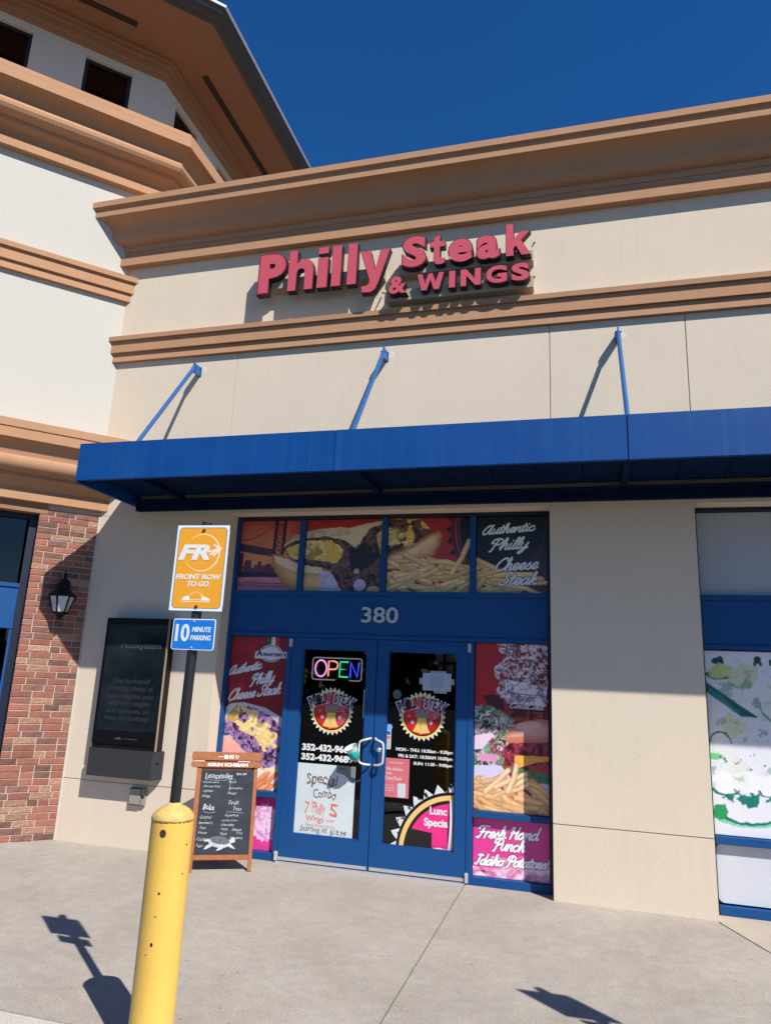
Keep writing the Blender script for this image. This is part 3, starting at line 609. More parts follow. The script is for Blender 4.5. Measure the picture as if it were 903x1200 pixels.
def inset(P, d):
    n = len(P); A = sum(P[i][0]*P[(i+1) % n][1]-P[(i+1) % n][0]*P[i][1] for i in range(n)); sg_ = 1 if A > 0 else -1; o = []
    for i in range(n):
        p, q, r = Vector(P[i-1]), Vector(P[i]), Vector(P[(i+1) % n]); e1 = (q-p).normalized(); e2 = (r-q).normalized(); n1 = Vector((-e1.y, e1.x)); n2 = Vector((-e2.y, e2.x)); m = (n1+n2); m = m/max(.35, m.length_squared/2)
        o.append(tuple(q+m*d*sg_*(1/1.0)*.5*2/2))
    return o
for ch, a, b, c, d in LT:
    if ch in PG:
        B = MB(); T = MB(); F = MB()
        for P in PG[ch]:
            P = [(a+x*(b-a), c+z*(d-c)) for x, z in P]; q = inset(P, -.003)
            B.prism(q, -.198, -.120); T.prism(P, -.202, -.192); F.prism(inset(P, .0075), -.2052, -.200)
        B = obj('letter', B, RET, sg); obj('trim_cap', T, REDTR, B); obj('face', F, PINK, B)
        continue
    a += .0; h = d-c
    bo = dict(P=.062, h=.064, i=.070, l=.074, y=.066, S=.056, t=.062, e=.050, a=.050, k=.062, W=.055, I=.072, N=.058, G=.048).get(ch, .044)
    body = fit(text_mesh(ch, bo, .5), a-.004, b+.004, c-.004, d+.004)
    ys = [v[1] for v in body.v]; y0, y1 = min(ys), max(ys); body.v = [(v[0], -.198+(v[1]-y0)/(y1-y0)*.078, v[2]) for v in body.v]
    B = obj('letter', body, RET, sg)
    cap = fit(text_mesh(ch, bo, .5), a-.001, b+.001, c-.001, d+.001); cap.v = [(v[0], -.202+(v[1]-y0)/(y1-y0)*.010, v[2]) for v in cap.v]; obj('trim_cap', cap, REDTR, B)
    face = fit(text_mesh(ch, bo-.008, .5), a+.010*h/.5+.003, b-.010*h/.5-.003, c+.010*h/.5+.002, d-.010*h/.5-.002); face.v = [(v[0], -.2055+(v[1]-y0)/(y1-y0)*.006, v[2]) for v in face.v]; obj('face', face, PINK, B)
for a, b, c, d in ((-1.40, -.05, 6.078, 6.20), (.12, 1.565, 6.072, 6.20), (.0, 1.566, 5.765, 5.90)): obj('raceway', MB().box(a, b, -.118, -.001, c, d), mat('raceway_tan_paint', (.40, .33, .25), .6), sg, bevel=.003)
for z in (6.35, 5.945): obj('screw', MB().tube([(1.571, .0, z), (1.571, -.02, z)], .008, 8), BLK, sg)
obj('cable', MB().tube([(-.075, -.02, 5.935), (-.06, -.09, 5.90), (-.02, -.12, 5.875), (.03, -.10, 5.88), (.02, -.02, 5.90)], .008, 8), mat('green_cable', (.18, .25, .16), .6), sg, smooth=True)

# ================================================================= BOLLARD AND PARKING SIGN (and the pair to the right, just outside the picture)
BX, BY = -.012, -3.372
bol = thing('bollard', (BX, BY, 0), 'yellow sleeved bollard with a domed chipped cap holding the parking sign post', 'bollard', 'yellow bollards along the curb')
obj('sleeve', MB().lathe([(.1035, -.02), (.1035, 1.0), (.103, 1.040)], (BX, BY, 0), 48), YEL, bol, smooth='auto')
cp = MB().lathe([(.1045, 1.034), (.1055, 1.042), (.103, 1.051), (.094, 1.066), (.077, 1.082), (.055, 1.095), (.036, 1.101), (.031, 1.112), (.026, 1.114)], (BX, BY, 0), 64)
rr = random.Random(5); cp.v = [(v[0], v[1], v[2]+(rr.uniform(-.004, .003) if v[2] < 1.045 else rr.uniform(-.001, .0015))) for v in cp.v]
obj('cap', cp, YELC, bol, smooth=True)
CAMX, CAMY = 1.99, -6.77
def on_bollard(px_off, z, r=.1035):
    # direction towards the street, turned by an angle
    a = math.atan2(CAMY-BY, CAMX-BX)+px_off; return Vector((BX+r*math.cos(a), BY+r*math.sin(a), z)), a
def spot(off, z, w_, h_, m, nm_):
    p, a = on_bollard(off, z); n = 16; ring = []
    for rr_ in (1, 0):
        ring.append([(BX+(.1035+(.0008 if rr_ else .0012))*math.cos(a+w_*rr_*math.cos(2*math.pi*k/n)), BY+(.1035+(.0008 if rr_ else .0012))*math.sin(a+w_*rr_*math.cos(2*math.pi*k/n)), z+h_*rr_*math.sin(2*math.pi*k/n)) for k in range(n)])
    mb = MB(); mb.v = ring[0]+[(BX+.1045*math.cos(a), BY+.1045*math.sin(a), z)]; mb.f = [(k, (k+1) % n, n) for k in range(n)]
    return obj(nm_, mb, m, bol)
spot(-.40, .985, .16, .019, mat('hole_dark', (.04, .025, .02), .8), 'bolt_hole')
spot(-.27, .72, .05, .006, BLK, 'scuff'); spot(-.37, .50, .06, .009, BLK, 'scuff'); spot(-.6, .455, .03, .004, BLK, 'scuff'); spot(.85, .93, .05, .004, BLK, 'scuff'); spot(.75, .80, .04, .004, BLK, 'scuff'); spot(-.33, .62, .09, .002, GREY, 'scuff')
ps = thing('parking_sign', (BX, BY, 1.1), 'orange Front Row To Go sign above blue 10 minute plate, on the bollard in view', 'sign', 'pickup parking signs on bollards')
obj('post', MB().tube([(BX, BY, 1.06), (BX+.016, BY, 2.558)], .0265, 20), BLKP, ps, smooth='auto')
def roundrect(x0, x1, z0, z1, r, n=6):
    P = []
    for cx, cz_, a0 in ((x1-r, z1-r, 0), (x0+r, z1-r, 90), (x0+r, z0+r, 180), (x1-r, z0+r, 270)):
        for k in range(n+1): a = math.radians(a0+90*k/n); P.append((cx+r*math.cos(a), cz_+r*math.sin(a)))
    return P
PY = -3.404; px0, px1, pz0, pz1 = -.193, .113, 2.090, 2.555
Mp = Matrix.Translation((.007, PY, -.018)) @ Matrix.Rotation(.06, 4, 'Z') @ Matrix.Translation((.04, 0, 0))
pl = obj('sign_plate', MB().prism(roundrect(px0, px1, pz0, pz1, .034), -.0, .003).xf(Mp), mat('white_reflective_sheeting', (.80, .86, .92), .35), ps, label='large orange plate with rounded white border')
cv = Canvas(px0, px1, pz0, pz1, 420, (200, 215, 230))
def rrsd(x0, x1, z0, z1, r): 
    qx = np.abs(cv.X-(x0+x1)/2)-(x1-x0)/2+r; qz = np.abs(cv.Z-(z0+z1)/2)-(z1-z0)/2+r
    return np.hypot(np.maximum(qx, 0), np.maximum(qz, 0))+np.minimum(np.maximum(qx, qz), 0)-r
ORG = (236, 163, 42)
cv.C[:] = np.array(L(226, 236, 246)); cv.put(cv.mask(rrsd(px0+.012, px1-.012, pz0+.012, pz1-.012, .024)), (30, 95, 130)); cv.put(cv.mask(rrsd(px0+.0155, px1-.0155, pz0+.0155, pz1-.0155, .021)), ORG)
cr = np.abs(np.hypot(cv.X+.035, cv.Z-2.405)-.101); ang = np.arctan2(cv.Z-2.405, cv.X+.035)
wdt = np.where((ang > -2.6) & (ang < 2.3), .0036*np.clip(1.15-np.abs(ang+.1)/2.7, .05, 1), 0); cv.put(cv.mask(cr-wdt)*.9, (250, 235, 215))
cv.put(cv.mask(cv.sd_poly([(-.03, 2.452), (.075, 2.452), (.075, 2.36), (-.03, 2.36)]))*0, ORG)
cv.strokes([[(-.008+.0, 2.408), (.03, 2.415), (.055, 2.43)], [(.012, 2.395), (.04, 2.41), (.074, 2.427)], [(.03, 2.448), (.074, 2.427), (.035, 2.388), (.028, 2.402)]], .0042, (245, 225, 215))
for P in ([(-.127, 2.146), (-.118, 2.16), (-.085, 2.172), (-.078, 2.146)], [(-.012, 2.146), (-.01, 2.172), (.02, 2.16), (.04, 2.150), (.035, 2.146)]): cv.poly(P, (245, 240, 240))
ar = np.abs(np.hypot(cv.X+.045, (cv.Z-2.158)*1.15)-.037); cv.put(cv.mask(ar-.0022)*(cv.Z > 2.172)*.8, (245, 225, 205)); cv.strokes([[(-.128, 2.139), (.038, 2.139)], [(-.074, 2.15), (-.018, 2.15)]], .0018, (245, 225, 205))
cv.build('printed_face', -.0008, VCM, pl, M=Mp, back=0, cut=None)
# trim print to the rounded outline by covering corners is avoided: the print keeps inside the border
def ptext(s, x0, x1, z0, z1, bold, m, shear=.25, y=-.0016, par=None, nm_='lettering', MM=None): return obj(nm_, fit(text_mesh(s, bold, .0008, shear), x0, x1, z0, z1, MM if MM is not None else Mp, y=y), m, par or pl)
ptext('FR', -.172, .012, 2.363, 2.448, .045, WPRINT); ptext('FRONT ROW', -.175, .091, 2.257, 2.286, .03, WPRINT); ptext('TO GO', -.103, .022, 2.219, 2.248, .03, WPRINT); ptext('.', .026, .031, 2.219, 2.224, .02, WPRINT)
for z in (2.527, 2.112): obj('rivet', MB().lathe([(.009, 0), (.008, .005), (.003, .007)], n=12).xf(Mp @ Matrix.Translation((-.036, -.001, z)) @ Matrix.Rotation(math.pi/2, 4, 'X')), mat('rusty_bolt', (.06, .025, .012), .8), pl)
bx0, bx1, bz0, bz1 = -.162, .089, 1.876, 2.038
M2 = Matrix.Translation((.047, PY+.001, -.008))
p2 = obj('sign_plate', MB().prism(roundrect(bx0, bx1, bz0, bz1, .014), 0, .003).xf(M2), mat('white_reflective_sheeting', (.80, .86, .92)), ps, label='small blue plate with white border')
obj('printed_face', MB().prism(roundrect(bx0+.005, bx1-.005, bz0+.005, bz1-.005, .010), -.001, .0).xf(M2), mat('bright_blue_sheeting', (.01, .20, .68), .35), p2)
ptext('10', -.143, -.060, 1.918, 2.010, .028, WPRINT, 0, -.002, p2, MM=M2); ptext('MINUTE', -.045, .066, 1.969, 1.996, .03, WPRINT, .2, -.002, p2, MM=M2); ptext('PARKING', -.052, .069, 1.926, 1.953, .03, WPRINT, .2, -.002, p2, MM=M2)
for z in (2.025, 1.888): obj('rivet', MB().lathe([(.006, 0), (.005, .003)], n=10).xf(M2 @ Matrix.Translation((-.04, -.001, z)) @ Matrix.Rotation(math.pi/2, 4, 'X')), LGREY, p2)
b2 = copy_tree(bol, (3.377, .02, 0)); b2['label'] = 'yellow bollard on the curb right of the picture, carrying the other parking sign'
s2 = copy_tree(ps, (3.377, .02, 0)); s2['label'] = 'orange and blue pickup parking sign right of the picture that throws the lone shadow'

# ================================================================= WALL LANTERN
lx = Wf(0, .235, .17, 0); LX, LY = lx[0], lx[1]; WP = Wf(0, .235, .053, 0)
ln = thing('wall_lantern', (WP[0], WP[1], 2.5), 'black carriage lantern with frosted panes on the brick pier', 'lantern')
def hexr(r, z, n=6, a0=0.): return [(LX+r*math.cos(math.radians(a0-15)+2*math.pi*k/n), LY+r*math.sin(math.radians(a0-15)+2*math.pi*k/n), z) for k in range(n)]
obj('roof', MB().rings([hexr(0.143, 2.492), hexr(0.146, 2.507), hexr(0.123, 2.525), hexr(0.099, 2.535), hexr(0.091, 2.56), hexr(.066, 2.575), hexr(.066, 2.60), hexr(.072, 2.61), hexr(.060, 2.65), hexr(.035, 2.685), hexr(.014, 2.70)]), BLK, ln, bevel=.001)
obj('finial', MB().lathe([(.012, 2.70), (.016, 2.71), (.022, 2.725), (.014, 2.742), (.006, 2.75), (.009, 2.762), (.003, 2.79)], (LX, LY, 0), 14), BLK, ln, smooth=True)
rt, rb_ = .126, .074
for k in range(6):
    a, b = hexr(rt, 2.492), hexr(rb_, 2.325); i, j = k, (k+1) % 6
    sh = lambda p, q, t: tuple(p[m]+(q[m]-p[m])*t for m in range(3))
    quad = [sh(b[i], b[j], .12), sh(b[i], b[j], .88), sh(a[i], a[j], .90), sh(a[i], a[j], .10)]
    c = (LX, LY); inn = [(p[0]+(c[0]-p[0])*.05, p[1]+(c[1]-p[1])*.05, p[2]) for p in quad]
    obj('pane', MB().rings([quad, inn]), GLOBE, ln)
    obj('cage_bar', MB().tube([a[i], b[i]], .0085, 6), BLK, ln)
obj('cage_base', MB().rings([hexr(.080, 2.33), hexr(.082, 2.318), hexr(.05, 2.30), hexr(.03, 2.285), hexr(.034, 2.275), hexr(.018, 2.26), hexr(.010, 2.235), hexr(.014, 2.228), hexr(.003, 2.21)]), BLK, ln, bevel=.0008)
nb = Vector((S, -S, 0)); W0 = Vector(WP)
arm = [W0+Vector((0, 0, 2.52)), W0+nb*.03+Vector((0, 0, 2.60)), W0+nb*.05+Vector((0, 0, 2.69)), W0+nb*.085+Vector((0, 0, 2.72)), W0+nb*.117+Vector((0, 0, 2.70))]
obj('arm', MB().tube(arm, .009, 8), BLK, ln, smooth=True)
bp_ = MB(); 
for z0, z1, hw in ((2.44, 2.66, .055),): bp_.hexa([tuple(W0+Vector((-S*s, -S*s, 0))*hw+nb*q+Vector((0, 0, z))) for z in (z0, z1) for s, q in ((1, 0), (-1, 0), (-1, .018), (1, .018))])
obj('back_plate', bp_, BLK, ln, bevel=.005)

# ================================================================= WALL DISPLAY
kd = thing('wall_display', (-2.58, 0, .68), 'tall black wall mounted digital display with dim hydration message, between brick pier and storefront', 'display')
kx0, kx1, KD = -2.962, -2.205, -.14
obj('housing', MB().box(kx0, kx1, KD+.012, -.001, .95, 2.292), BLK, kd, bevel=.006)
obj('front_bezel', MB().box(kx0, kx1-.004, KD, KD+.012, 1.0, 2.292), mat('gloss_black_bezel', (.006, .006, .008), .25, spec=.15), kd, bevel=.003)
scm = mat('dim_screen', (.006, .010, .014), .06, var=.8, vscale=2.5, col2=(.018, .028, .034), spec=.12)
obj('screen', MB().box(-2.925, -2.222, KD-.002, KD, 1.135, 2.222), scm, kd)
obj('edge_strip', MB().box(kx1-.004, kx1+.002, KD, KD+.03, .955, 2.29), mat('bronze_edge_strip', (.30, .21, .15), .4), kd)
lb = MB().rings([[(-2.972, -.001, z), (-2.972, KD-.004, z), (-2.225, KD-.004, z), (-2.172, -.06, z), (-2.172, -.001, z)] for z in (.682, .955)])
obj('lower_cover', lb, mat('charcoal_cover', (.036, .037, .044), .6, var=.2, spec=.2), kd, bevel=.004)
obj('lock', MB().lathe([(.012, 0), (.012, .006), (.004, .008)], n=12).xf(Matrix.Translation((-2.19, -.09, .84)) @ Matrix.Rotation(math.radians(60), 4, 'Z') @ Matrix.Rotation(math.pi/2, 4, 'X')), BLK, kd)
obj('label_sticker', MB().box(-2.196, -2.183, -.075, -.073, .715, .735).xf(Matrix()), LGREY, kd)
DIM = mat('dim_screen_lettering', (.075, .075, .08), .2); DIM2 = mat('faint_screen_lettering', (.028, .03, .034), .2)
kt = [('recosystem', -2.745, -2.265, 1.955, 2.03, DIM), ('Stay hydrated!', -2.79, -2.35, 1.60, 1.665, DIM2), ('Drinking plenty of', -2.84, -2.30, 1.525, 1.59, DIM2), ('water supplies your', -2.865, -2.275, 1.445, 1.51, DIM2), ('cells with oxygen', -2.83, -2.325, 1.375, 1.44, DIM2), ('and nutrients, so', -2.83, -2.325, 1.305, 1.36, DIM2), ('keep on drinking!', -2.835, -2.315, 1.225, 1.29, DIM2)]
for s_, a, b, c, d, m_ in kt: obj('screen_lettering', fit(text_mesh(s_, .028, .0005), a, b, c, d, y=KD-.0025), m_, kd)
obj('screen_mark', MB().prism([(-2.70, 1.052), (-2.64, 1.075), (-2.60, 1.052)], KD-.003, KD-.001).add(*(lambda q: (q.v, q.f))(MB().box(-2.58, -2.42, KD-.003, KD-.001, 1.058, 1.064))), DIM, kd)
ob = thing('outlet_box', (-2.41, 0, .50), 'small grey weatherproof outlet box low on the wall under the display', 'outlet')
obj('box', MB().box(-2.508, -2.322, -.035, -.001, .415, .588), mat('grey_outlet_plastic', (.30, .27, .23), .6), ob, bevel=.01)
obj('cover', MB().box(-2.50, -2.365, -.045, -.035, .425, .58), mat('grey_outlet_plastic', (0, 0, 0)), ob, bevel=.006)
obj('keyhole', MB().lathe([(.014, 0), (.012, .004)], n=14).xf(Matrix.Translation((-2.345, -.035, .50)) @ Matrix.Rotation(math.pi/2, 4, 'X')), BLK, ob)

# ================================================================= A-FRAME CHALKBOARD
af = thing('sandwich_board', (-1.25, -.375, 0), 'wooden A-frame chalkboard listing lemonades and boba, beside the doors', 'sandwich board')
ta = math.atan2(.266, .488); PH = math.radians(12)
MA = Matrix.Translation((-1.25, -.375, 0)) @ Matrix.Rotation(ta, 4, 'Z') @ Matrix.Rotation(-PH, 4, 'X')
def ab(nm_, x0, x1, z0, z1, y0, y1, m, par=None, bev=.003, M=MA): return obj(nm_, MB().box(x0, x1, y0, y1, z0, z1).xf(M), m, par or af, bevel=bev)
ab('leg', -.286, -.243, 0, .89, -.022, .0, WOOD); ab('leg', .249, .284, 0, .89, -.022, .0, WOOD)
ab('lower_rail', -.243, .249, .095, .138, -.020, -.002, WOOD); ab('chalkboard_panel', -.243, .249, .138, .89, -.010, -.002, SLATE, bev=0)
# header boards with notched ends
def hdr(z0, z1, cut, nm_): 
    x0, x1 = -.345, .318; c = .018
    P = [(x0+c, z0), (x1-c, z0), (x1, z0+c), (x1, z1-c*.6), (x1-.01, z1), (x0+.008, z1), (x0, z1-c), (x0+.0, z0+c)]
    return obj(nm_, MB().prism(P, -.036, -.012).xf(MA), WOOD, af, bevel=.003)
h1 = hdr(.956, 1.034, 0, 'header_board'); h2 = hdr(.893, .946, 0, 'header_board')
ab('header_backing', -.26, .23, .87, 1.02, -.012, -.004, WOOD)
for a, b in ((-.31, -.22), (.09, .21)): ab('gap_line', a, b, .948, .954, -.030, -.020, WPRINT, bev=0)
def chalk(s_, x0, x1, z0, z1, m_=CHALK, bold=.0, sh=.0, par=None, y=-.0106, nm_='chalk_lettering'): return obj(nm_, fit(wobble(text_mesh(s_, bold, .0004, sh), .03 if m_ is CHALK else 0., len(s_)*7+int(z0*1000)), x0, x1, z0, z1, MA, y=y), m_, par or af, fixn=False)
chalk('一番搾り', -.10, .095, .972, 1.010, WPRINT, .02, 0, h1, -.0366, 'header_lettering'); chalk('KIRIN ICHIBAN', -.19, .185, .903, .933, WPRINT, .04, 0, h2, -.0366, 'header_lettering')
CK = [('Lemonades', -.205, .055, .790, .845, .012), ('$4.99', .085, .185, .825, .850, .01), ('-Watermelon', -.225, -.07, .752, .775, 0), ('-Passion fruit', -.215, -.055, .715, .738, 0), ('-Lychee', -.215, -.12, .670, .698, 0), ('-Mango', -.22, -.145, .622, .655, 0),
      ('-Peach', .015, .09, .755, .780, 0), ('-Strawberry', .02, .155, .695, .722, 0), ('-Mango', .01, .10, .65, .678, 0), ('Boba', -.20, -.095, .515, .572, .015), ('Fruit', .035, .13, .562, .605, 0), ('Teas', .08, .155, .512, .548, 0),
      ('-Original', -.225, -.11, .438, .470, 0), ('-Strawberry', -.23, -.095, .392, .420, 0), ('-Taro', -.22, -.155, .352, .378, 0), ('-Mango', -.225, -.14, .310, .335, 0), ('-Coconut', -.235, -.12, .255, .285, 0), ('-Tiger', -.24, -.165, .198, .228, 0),
      ('-Superfruit', .005, .135, .455, .485, 0), ('-Lychee Lime', -.02, .125, .415, .440, 0), ('-Watermelon', -.025, .10, .378, .402, 0), ('-Mango', -.02, .045, .340, .365, 0), ('-Peach', -.025, .04, .302, .328, 0), ('-Passion', .08, .17, .335, .362, 0), ('Fruit', .13, .185, .308, .332, 0), ('-Strawberry', .065, .19, .262, .29, 0)]
for s_, a, b, c, d, bo in CK: chalk(s_, a, b, c, d, CHALK, bo, .2)
ul = MB()
for P in ([(-.205, .785), (-.05, .780), (.08, .792)], [(-.19, .505), (-.14, .492), (-.08, .50)], [(.02, .502), (.10, .500), (.18, .490)], [(.035, .785), (.03, .66)]):
    ul.tube([tuple(MA @ Vector((x, -.0108, z))) for x, z in smooth(P)], .0016, 5)
obj('chalk_line', ul, CHALK, af)
# chalk turtle
tc_ = Canvas(-.175, .135, .165, .315, 500, (20, 24, 30)); tc_.A[:] = 0
def sh_(m, col, n=True):
    tc_.put(m, col); tc_.A = np.maximum(tc_.A, m)
body = tc_.mask(tc_.sd_ell(-.02, .245, .105, .050, -.12)); sh_(body, (175, 178, 180)); tc_.put(tc_.mask(tc_.sd_ell(-.015, .262, .095, .036, -.15)), (95, 102, 110))
for P in ([(-.10, .235), (-.14, .21), (-.155, .185), (-.13, .19), (-.08, .215)], [(.0, .225), (-.03, .19), (-.045, .172), (-.01, .180), (.04, .21)], [(.05, .215), (.09, .195), (.125, .188), (.10, .21), (.07, .235)], [(.07, .26), (.10, .285), (.115, .27), (.12, .245), (.08, .235)], [(-.10, .26), (-.14, .25), (-.165, .255), (-.13, .27)]):
    sd = tc_.sd_poly(P)-.003; sh_(tc_.mask(sd), (190, 194, 196))
tc_.C *= (.55+.7*fbm(tc_.X, tc_.Z, 90, 4))[..., None]
tc_.build('turtle_drawing', -.0112, mat('x', (0, 0, 0)) if False else VCP, af, cut=.5, M=MA, back=.0006)
# rear leg frame, brace and chain
MBk = Matrix.Translation((-1.25, -.375, 0)) @ Matrix.Rotation(ta, 4, 'Z') @ Matrix.Translation((0, .42, 0)) @ Matrix.Rotation(PH, 4, 'X')
ab('leg', -.286, -.243, 0, .93, 0, .022, WOOD, M=MBk); ab('leg', .249, .284, 0, .93, 0, .022, WOOD, M=MBk); ab('lower_rail', -.243, .249, .095, .138, .002, .020, WOOD, M=MBk); ab('chalkboard_panel', -.243, .249, .138, .93, .002, .010, SLATE, M=MBk, bev=0)

# ================================================================= PRINTED WINDOW GRAPHICS
PYF = .2335                                                  # film on the outside of the glass
BUN = (232, 196, 140)
def tx(zx): return -1.66+(zx-50)*.00209
def tz(zy): return 3.42-(zy-65)*.00196
def rx(zx): return .037+(zx-55)*.00207
def rz(zy): return 3.42-(zy-45)*.002
def meat(c, m, s=26, seed=3, pale=(150, 105, 95), dark=(48, 22, 20), mid=(98, 58, 46)):
    wx = c.X+.03*(fbm(c.X, c.Z, s*.7, seed+9)-.5); wz = c.Z+.03*(fbm(c.X, c.Z, s*.7, seed+19)-.5)
    n1 = fbm(wx, wz, s*1.1, seed, 5); n2 = fbm(wx*1.3, wz, s*2.1, seed+4, 4); rd = 1-np.abs(2*n2-1)
    a = np.array(L(*dark)); b = np.array(L(*mid)); p = np.array(L(*pale)); t = np.clip((n1-.36)*4.5, 0, 1)[..., None]; k = (np.clip((rd-.80)*6, 0, 1)*np.clip((n1-.42)*6, 0, 1))[..., None]
    c.put(m, (a*(1-t)+b*t)*(1-k)+p*k)
def cheese(c, m, seed=2, col=(235, 190, 70)):
    wx = c.X+.03*fbm(c.X, c.Z, 12, seed+3); n = fbm(wx, c.Z, 13, seed, 5); rd = 1-np.abs(2*n-1); k = np.clip((n-.3)*2.2, 0, 1)[..., None]; h = np.clip((rd-.86)*8, 0, 1)[..., None]
    c.put(m, np.clip(np.array(L(*col))*(.5+.65*k)*(1-h)+np.array(L(255, 232, 170))*h, 0, 1))
def bread(c, P, col, sh=.09, wob=.006, seed=1, crust=(176, 112, 52)):
    sd = c.sd_poly(P)+wob*(fbm(c.X, c.Z, 10, seed)-.5)*2; m = c.mask(sd); e = np.clip(-sd/sh, 0, 1)[..., None]; n = fbm(c.X, c.Z, 28, seed+2)[..., None]
    c.put(m, np.clip((np.array(L(*crust))*(1-e)+np.array(L(*col))*e)*(.85+.3*n), 0, 1))
def spot_mask(c, base, s, thr, seed): return base*np.clip((fbm(c.X, c.Z, s, seed)-thr)*14, 0, 1)
def transom(x0, x1):
    c = Canvas(x0, x1, 2.645, 3.425, 190, (190, 75, 66)); X, Z = c.X, c.Z
    n = fbm(X, Z, 5, 2)[..., None]; g = np.clip((3.42-Z)/.5, 0, 1)[..., None]
    left = np.array(L(192, 74, 66))*(1-g)+np.array(L(232, 150, 84))*g; c.C = left*(.75+.5*n)
    red = np.array(L(176, 40, 40)); rr_ = np.clip((X+1.1)/.25, 0, 1)[..., None]; c.C = c.C*(1-rr_)+red*(.85+.3*n)*rr_
    if x0 < -.9:                                            # bridge, skyline and river
        for a, b, h in ((40, 76, 250), (78, 92, 320), (84, 124, 292), (120, 140, 335), (140, 160, 318), (160, 182, 298), (182, 206, 322), (204, 240, 312), (236, 262, 330)):
            c.poly([(tx(a), tz(400)), (tx(b), tz(400)), (tx(b), tz(h)), (tx((a+b)/2), tz(h-6)), (tx(a), tz(h))], (96, 48, 66))
        c.poly([(tx(0), tz(352)), (tx(320), tz(362)), (tx(330), tz(384)), (tx(0), tz(384))], (52, 30, 46))
        mk = c.mask(Z-tz(384)); w_ = fbm(X*.25, Z, 60, 3)[..., None]; c.put(mk, np.array(L(150, 90, 118))*(1-w_)+np.array(L(232, 160, 170))*w_)
        for zz_ in (418, 432): c.strokes([[(tx(0), tz(zz_)), (tx(120), tz(zz_-4)), (tx(340), tz(zz_+3))]], .006, (140, 50, 62))
        c.poly([(tx(20), tz(185)), (tx(250), tz(228)), (tx(250), tz(270)), (tx(20), tz(232))], (66, 40, 62)); 
        for k in range(9): c.strokes([[(tx(40+k*22), tz(190+k*4)), (tx(52+k*22), tz(232+k*4))]], .003, (130, 60, 62))
        c.strokes([smooth([(tx(30), tz(178)), (tx(120), tz(165)), (tx(200), tz(120)), (tx(262), tz(70))])], .005, (92, 38, 52))
        tw = (60, 26, 36)
        for a in (252, 302): c.poly([(tx(a-9), tz(60)), (tx(a+9), tz(60)), (tx(a+3), tz(255)), (tx(a-15), tz(255))], tw)
        for k in range(4): 
            a, b = 72+k*46, 72+(k+1)*46; c.strokes([[(tx(250), tz(a)), (tx(300), tz(b))], [(tx(302), tz(a)), (tx(248), tz(b))], [(tx(248), tz(b)), (tx(302), tz(b))]], .0055, tw)
    if x0 < .0:
        W_ = dict(wob=.008, wsc=9, seed=4)
        bread(c, [(tx(236), tz(255)), (tx(300), tz(262)), (tx(400), tz(320)), (tx(530), tz(335)), (tx(680), tz(420)), (tx(690), tz(520)), (tx(400), tz(500)), (tx(300), tz(410)), (tx(245), tz(320))], (236, 190, 128), .16)
        sh = c.mask(c.sd_poly([(tx(250), tz(262)), (tx(520), tz(330)), (tx(520), tz(365)), (tx(360), tz(350)), (tx(262), tz(300))])); c.put(sh*.8, (246, 222, 184))
        wr = c.mask(c.sd_poly([(tx(505), tz(345)), (tx(640), tz(352)), (tx(690), tz(420)), (tx(650), tz(475)), (tx(515), tz(475))])+.01*(fbm(X, Z, 20, 9)-.5)); c.put(wr, np.array(L(205, 196, 214))*(.55+.7*fbm(X, Z, 38, 6))[..., None])
        c.poly([(tx(300), tz(205)), (tx(360), tz(150)), (tx(470), tz(118)), (tx(600), tz(106)), (tx(655), tz(112)), (tx(720), tz(95)), (tx(850), tz(70)), (tx(900), tz(80)), (tx(900), tz(120)), (tx(690), tz(240)), (tx(640), tz(200)), (tx(520), tz(165)), (tx(400), tz(165)), (tx(310), tz(240))], (232, 206, 168), wob=.008, wsc=20, seed=8); tb_ = c.mask(c.sd_poly([(tx(300), tz(205)), (tx(360), tz(150)), (tx(470), tz(118)), (tx(655), tz(112)), (tx(660), tz(150)), (tx(520), tz(160)), (tx(400), tz(165)), (tx(310), tz(240))])); c.put(tb_*.55*np.clip((fbm(X, Z, 16, 4)-.3)*2.5, 0, 1), (150, 112, 78))
        m1 = c.mask(c.sd_poly([(tx(300), tz(222)), (tx(360), tz(178)), (tx(520), tz(156)), (tx(640), tz(180)), (tx(700), tz(235)), (tx(760), tz(120)), (tx(850), tz(82)), (tx(905), tz(90)), (tx(905), tz(470)), (tx(640), tz(470)), (tx(560), tz(340)), (tx(400), tz(310)), (tx(340), tz(290))])+.03*(fbm(X, Z, 16, 12)-.5)); meat(c, m1, 24, 3)
        ch = c.mask(c.sd_poly([(tx(310), tz(225)), (tx(420), tz(180)), (tx(560), tz(178)), (tx(632), tz(235)), (tx(600), tz(310)), (tx(470), tz(290)), (tx(340), tz(280))])+.035*(fbm(X, Z, 14, 21)-.5)); cheese(c, ch)
        ch = c.mask(c.sd_poly([(tx(800), tz(150)), (tx(850), tz(110)), (tx(910), tz(120)), (tx(910), tz(290)), (tx(830), tz(270))])+.03*(fbm(X, Z, 14, 25)-.5)); cheese(c, ch)
        dk = c.mask(c.sd_ell(tx(725), tz(275), .15, .14)+.09*(fbm(X, Z, 18, 31)-.45)); c.put(dk*.88, (22, 14, 18))
        c.put(c.mask(c.sd_ell(tx(725), tz(425), .065, .062)+.01*(fbm(X, Z, 30, 3)-.5)), (196, 186, 206)); c.put(c.mask(c.sd_ell(tx(800), tz(455), .08, .05)), (226, 178, 112)); c.put(c.mask(c.sd_ell(tx(705), tz(350), .03, .03)), (170, 160, 180))
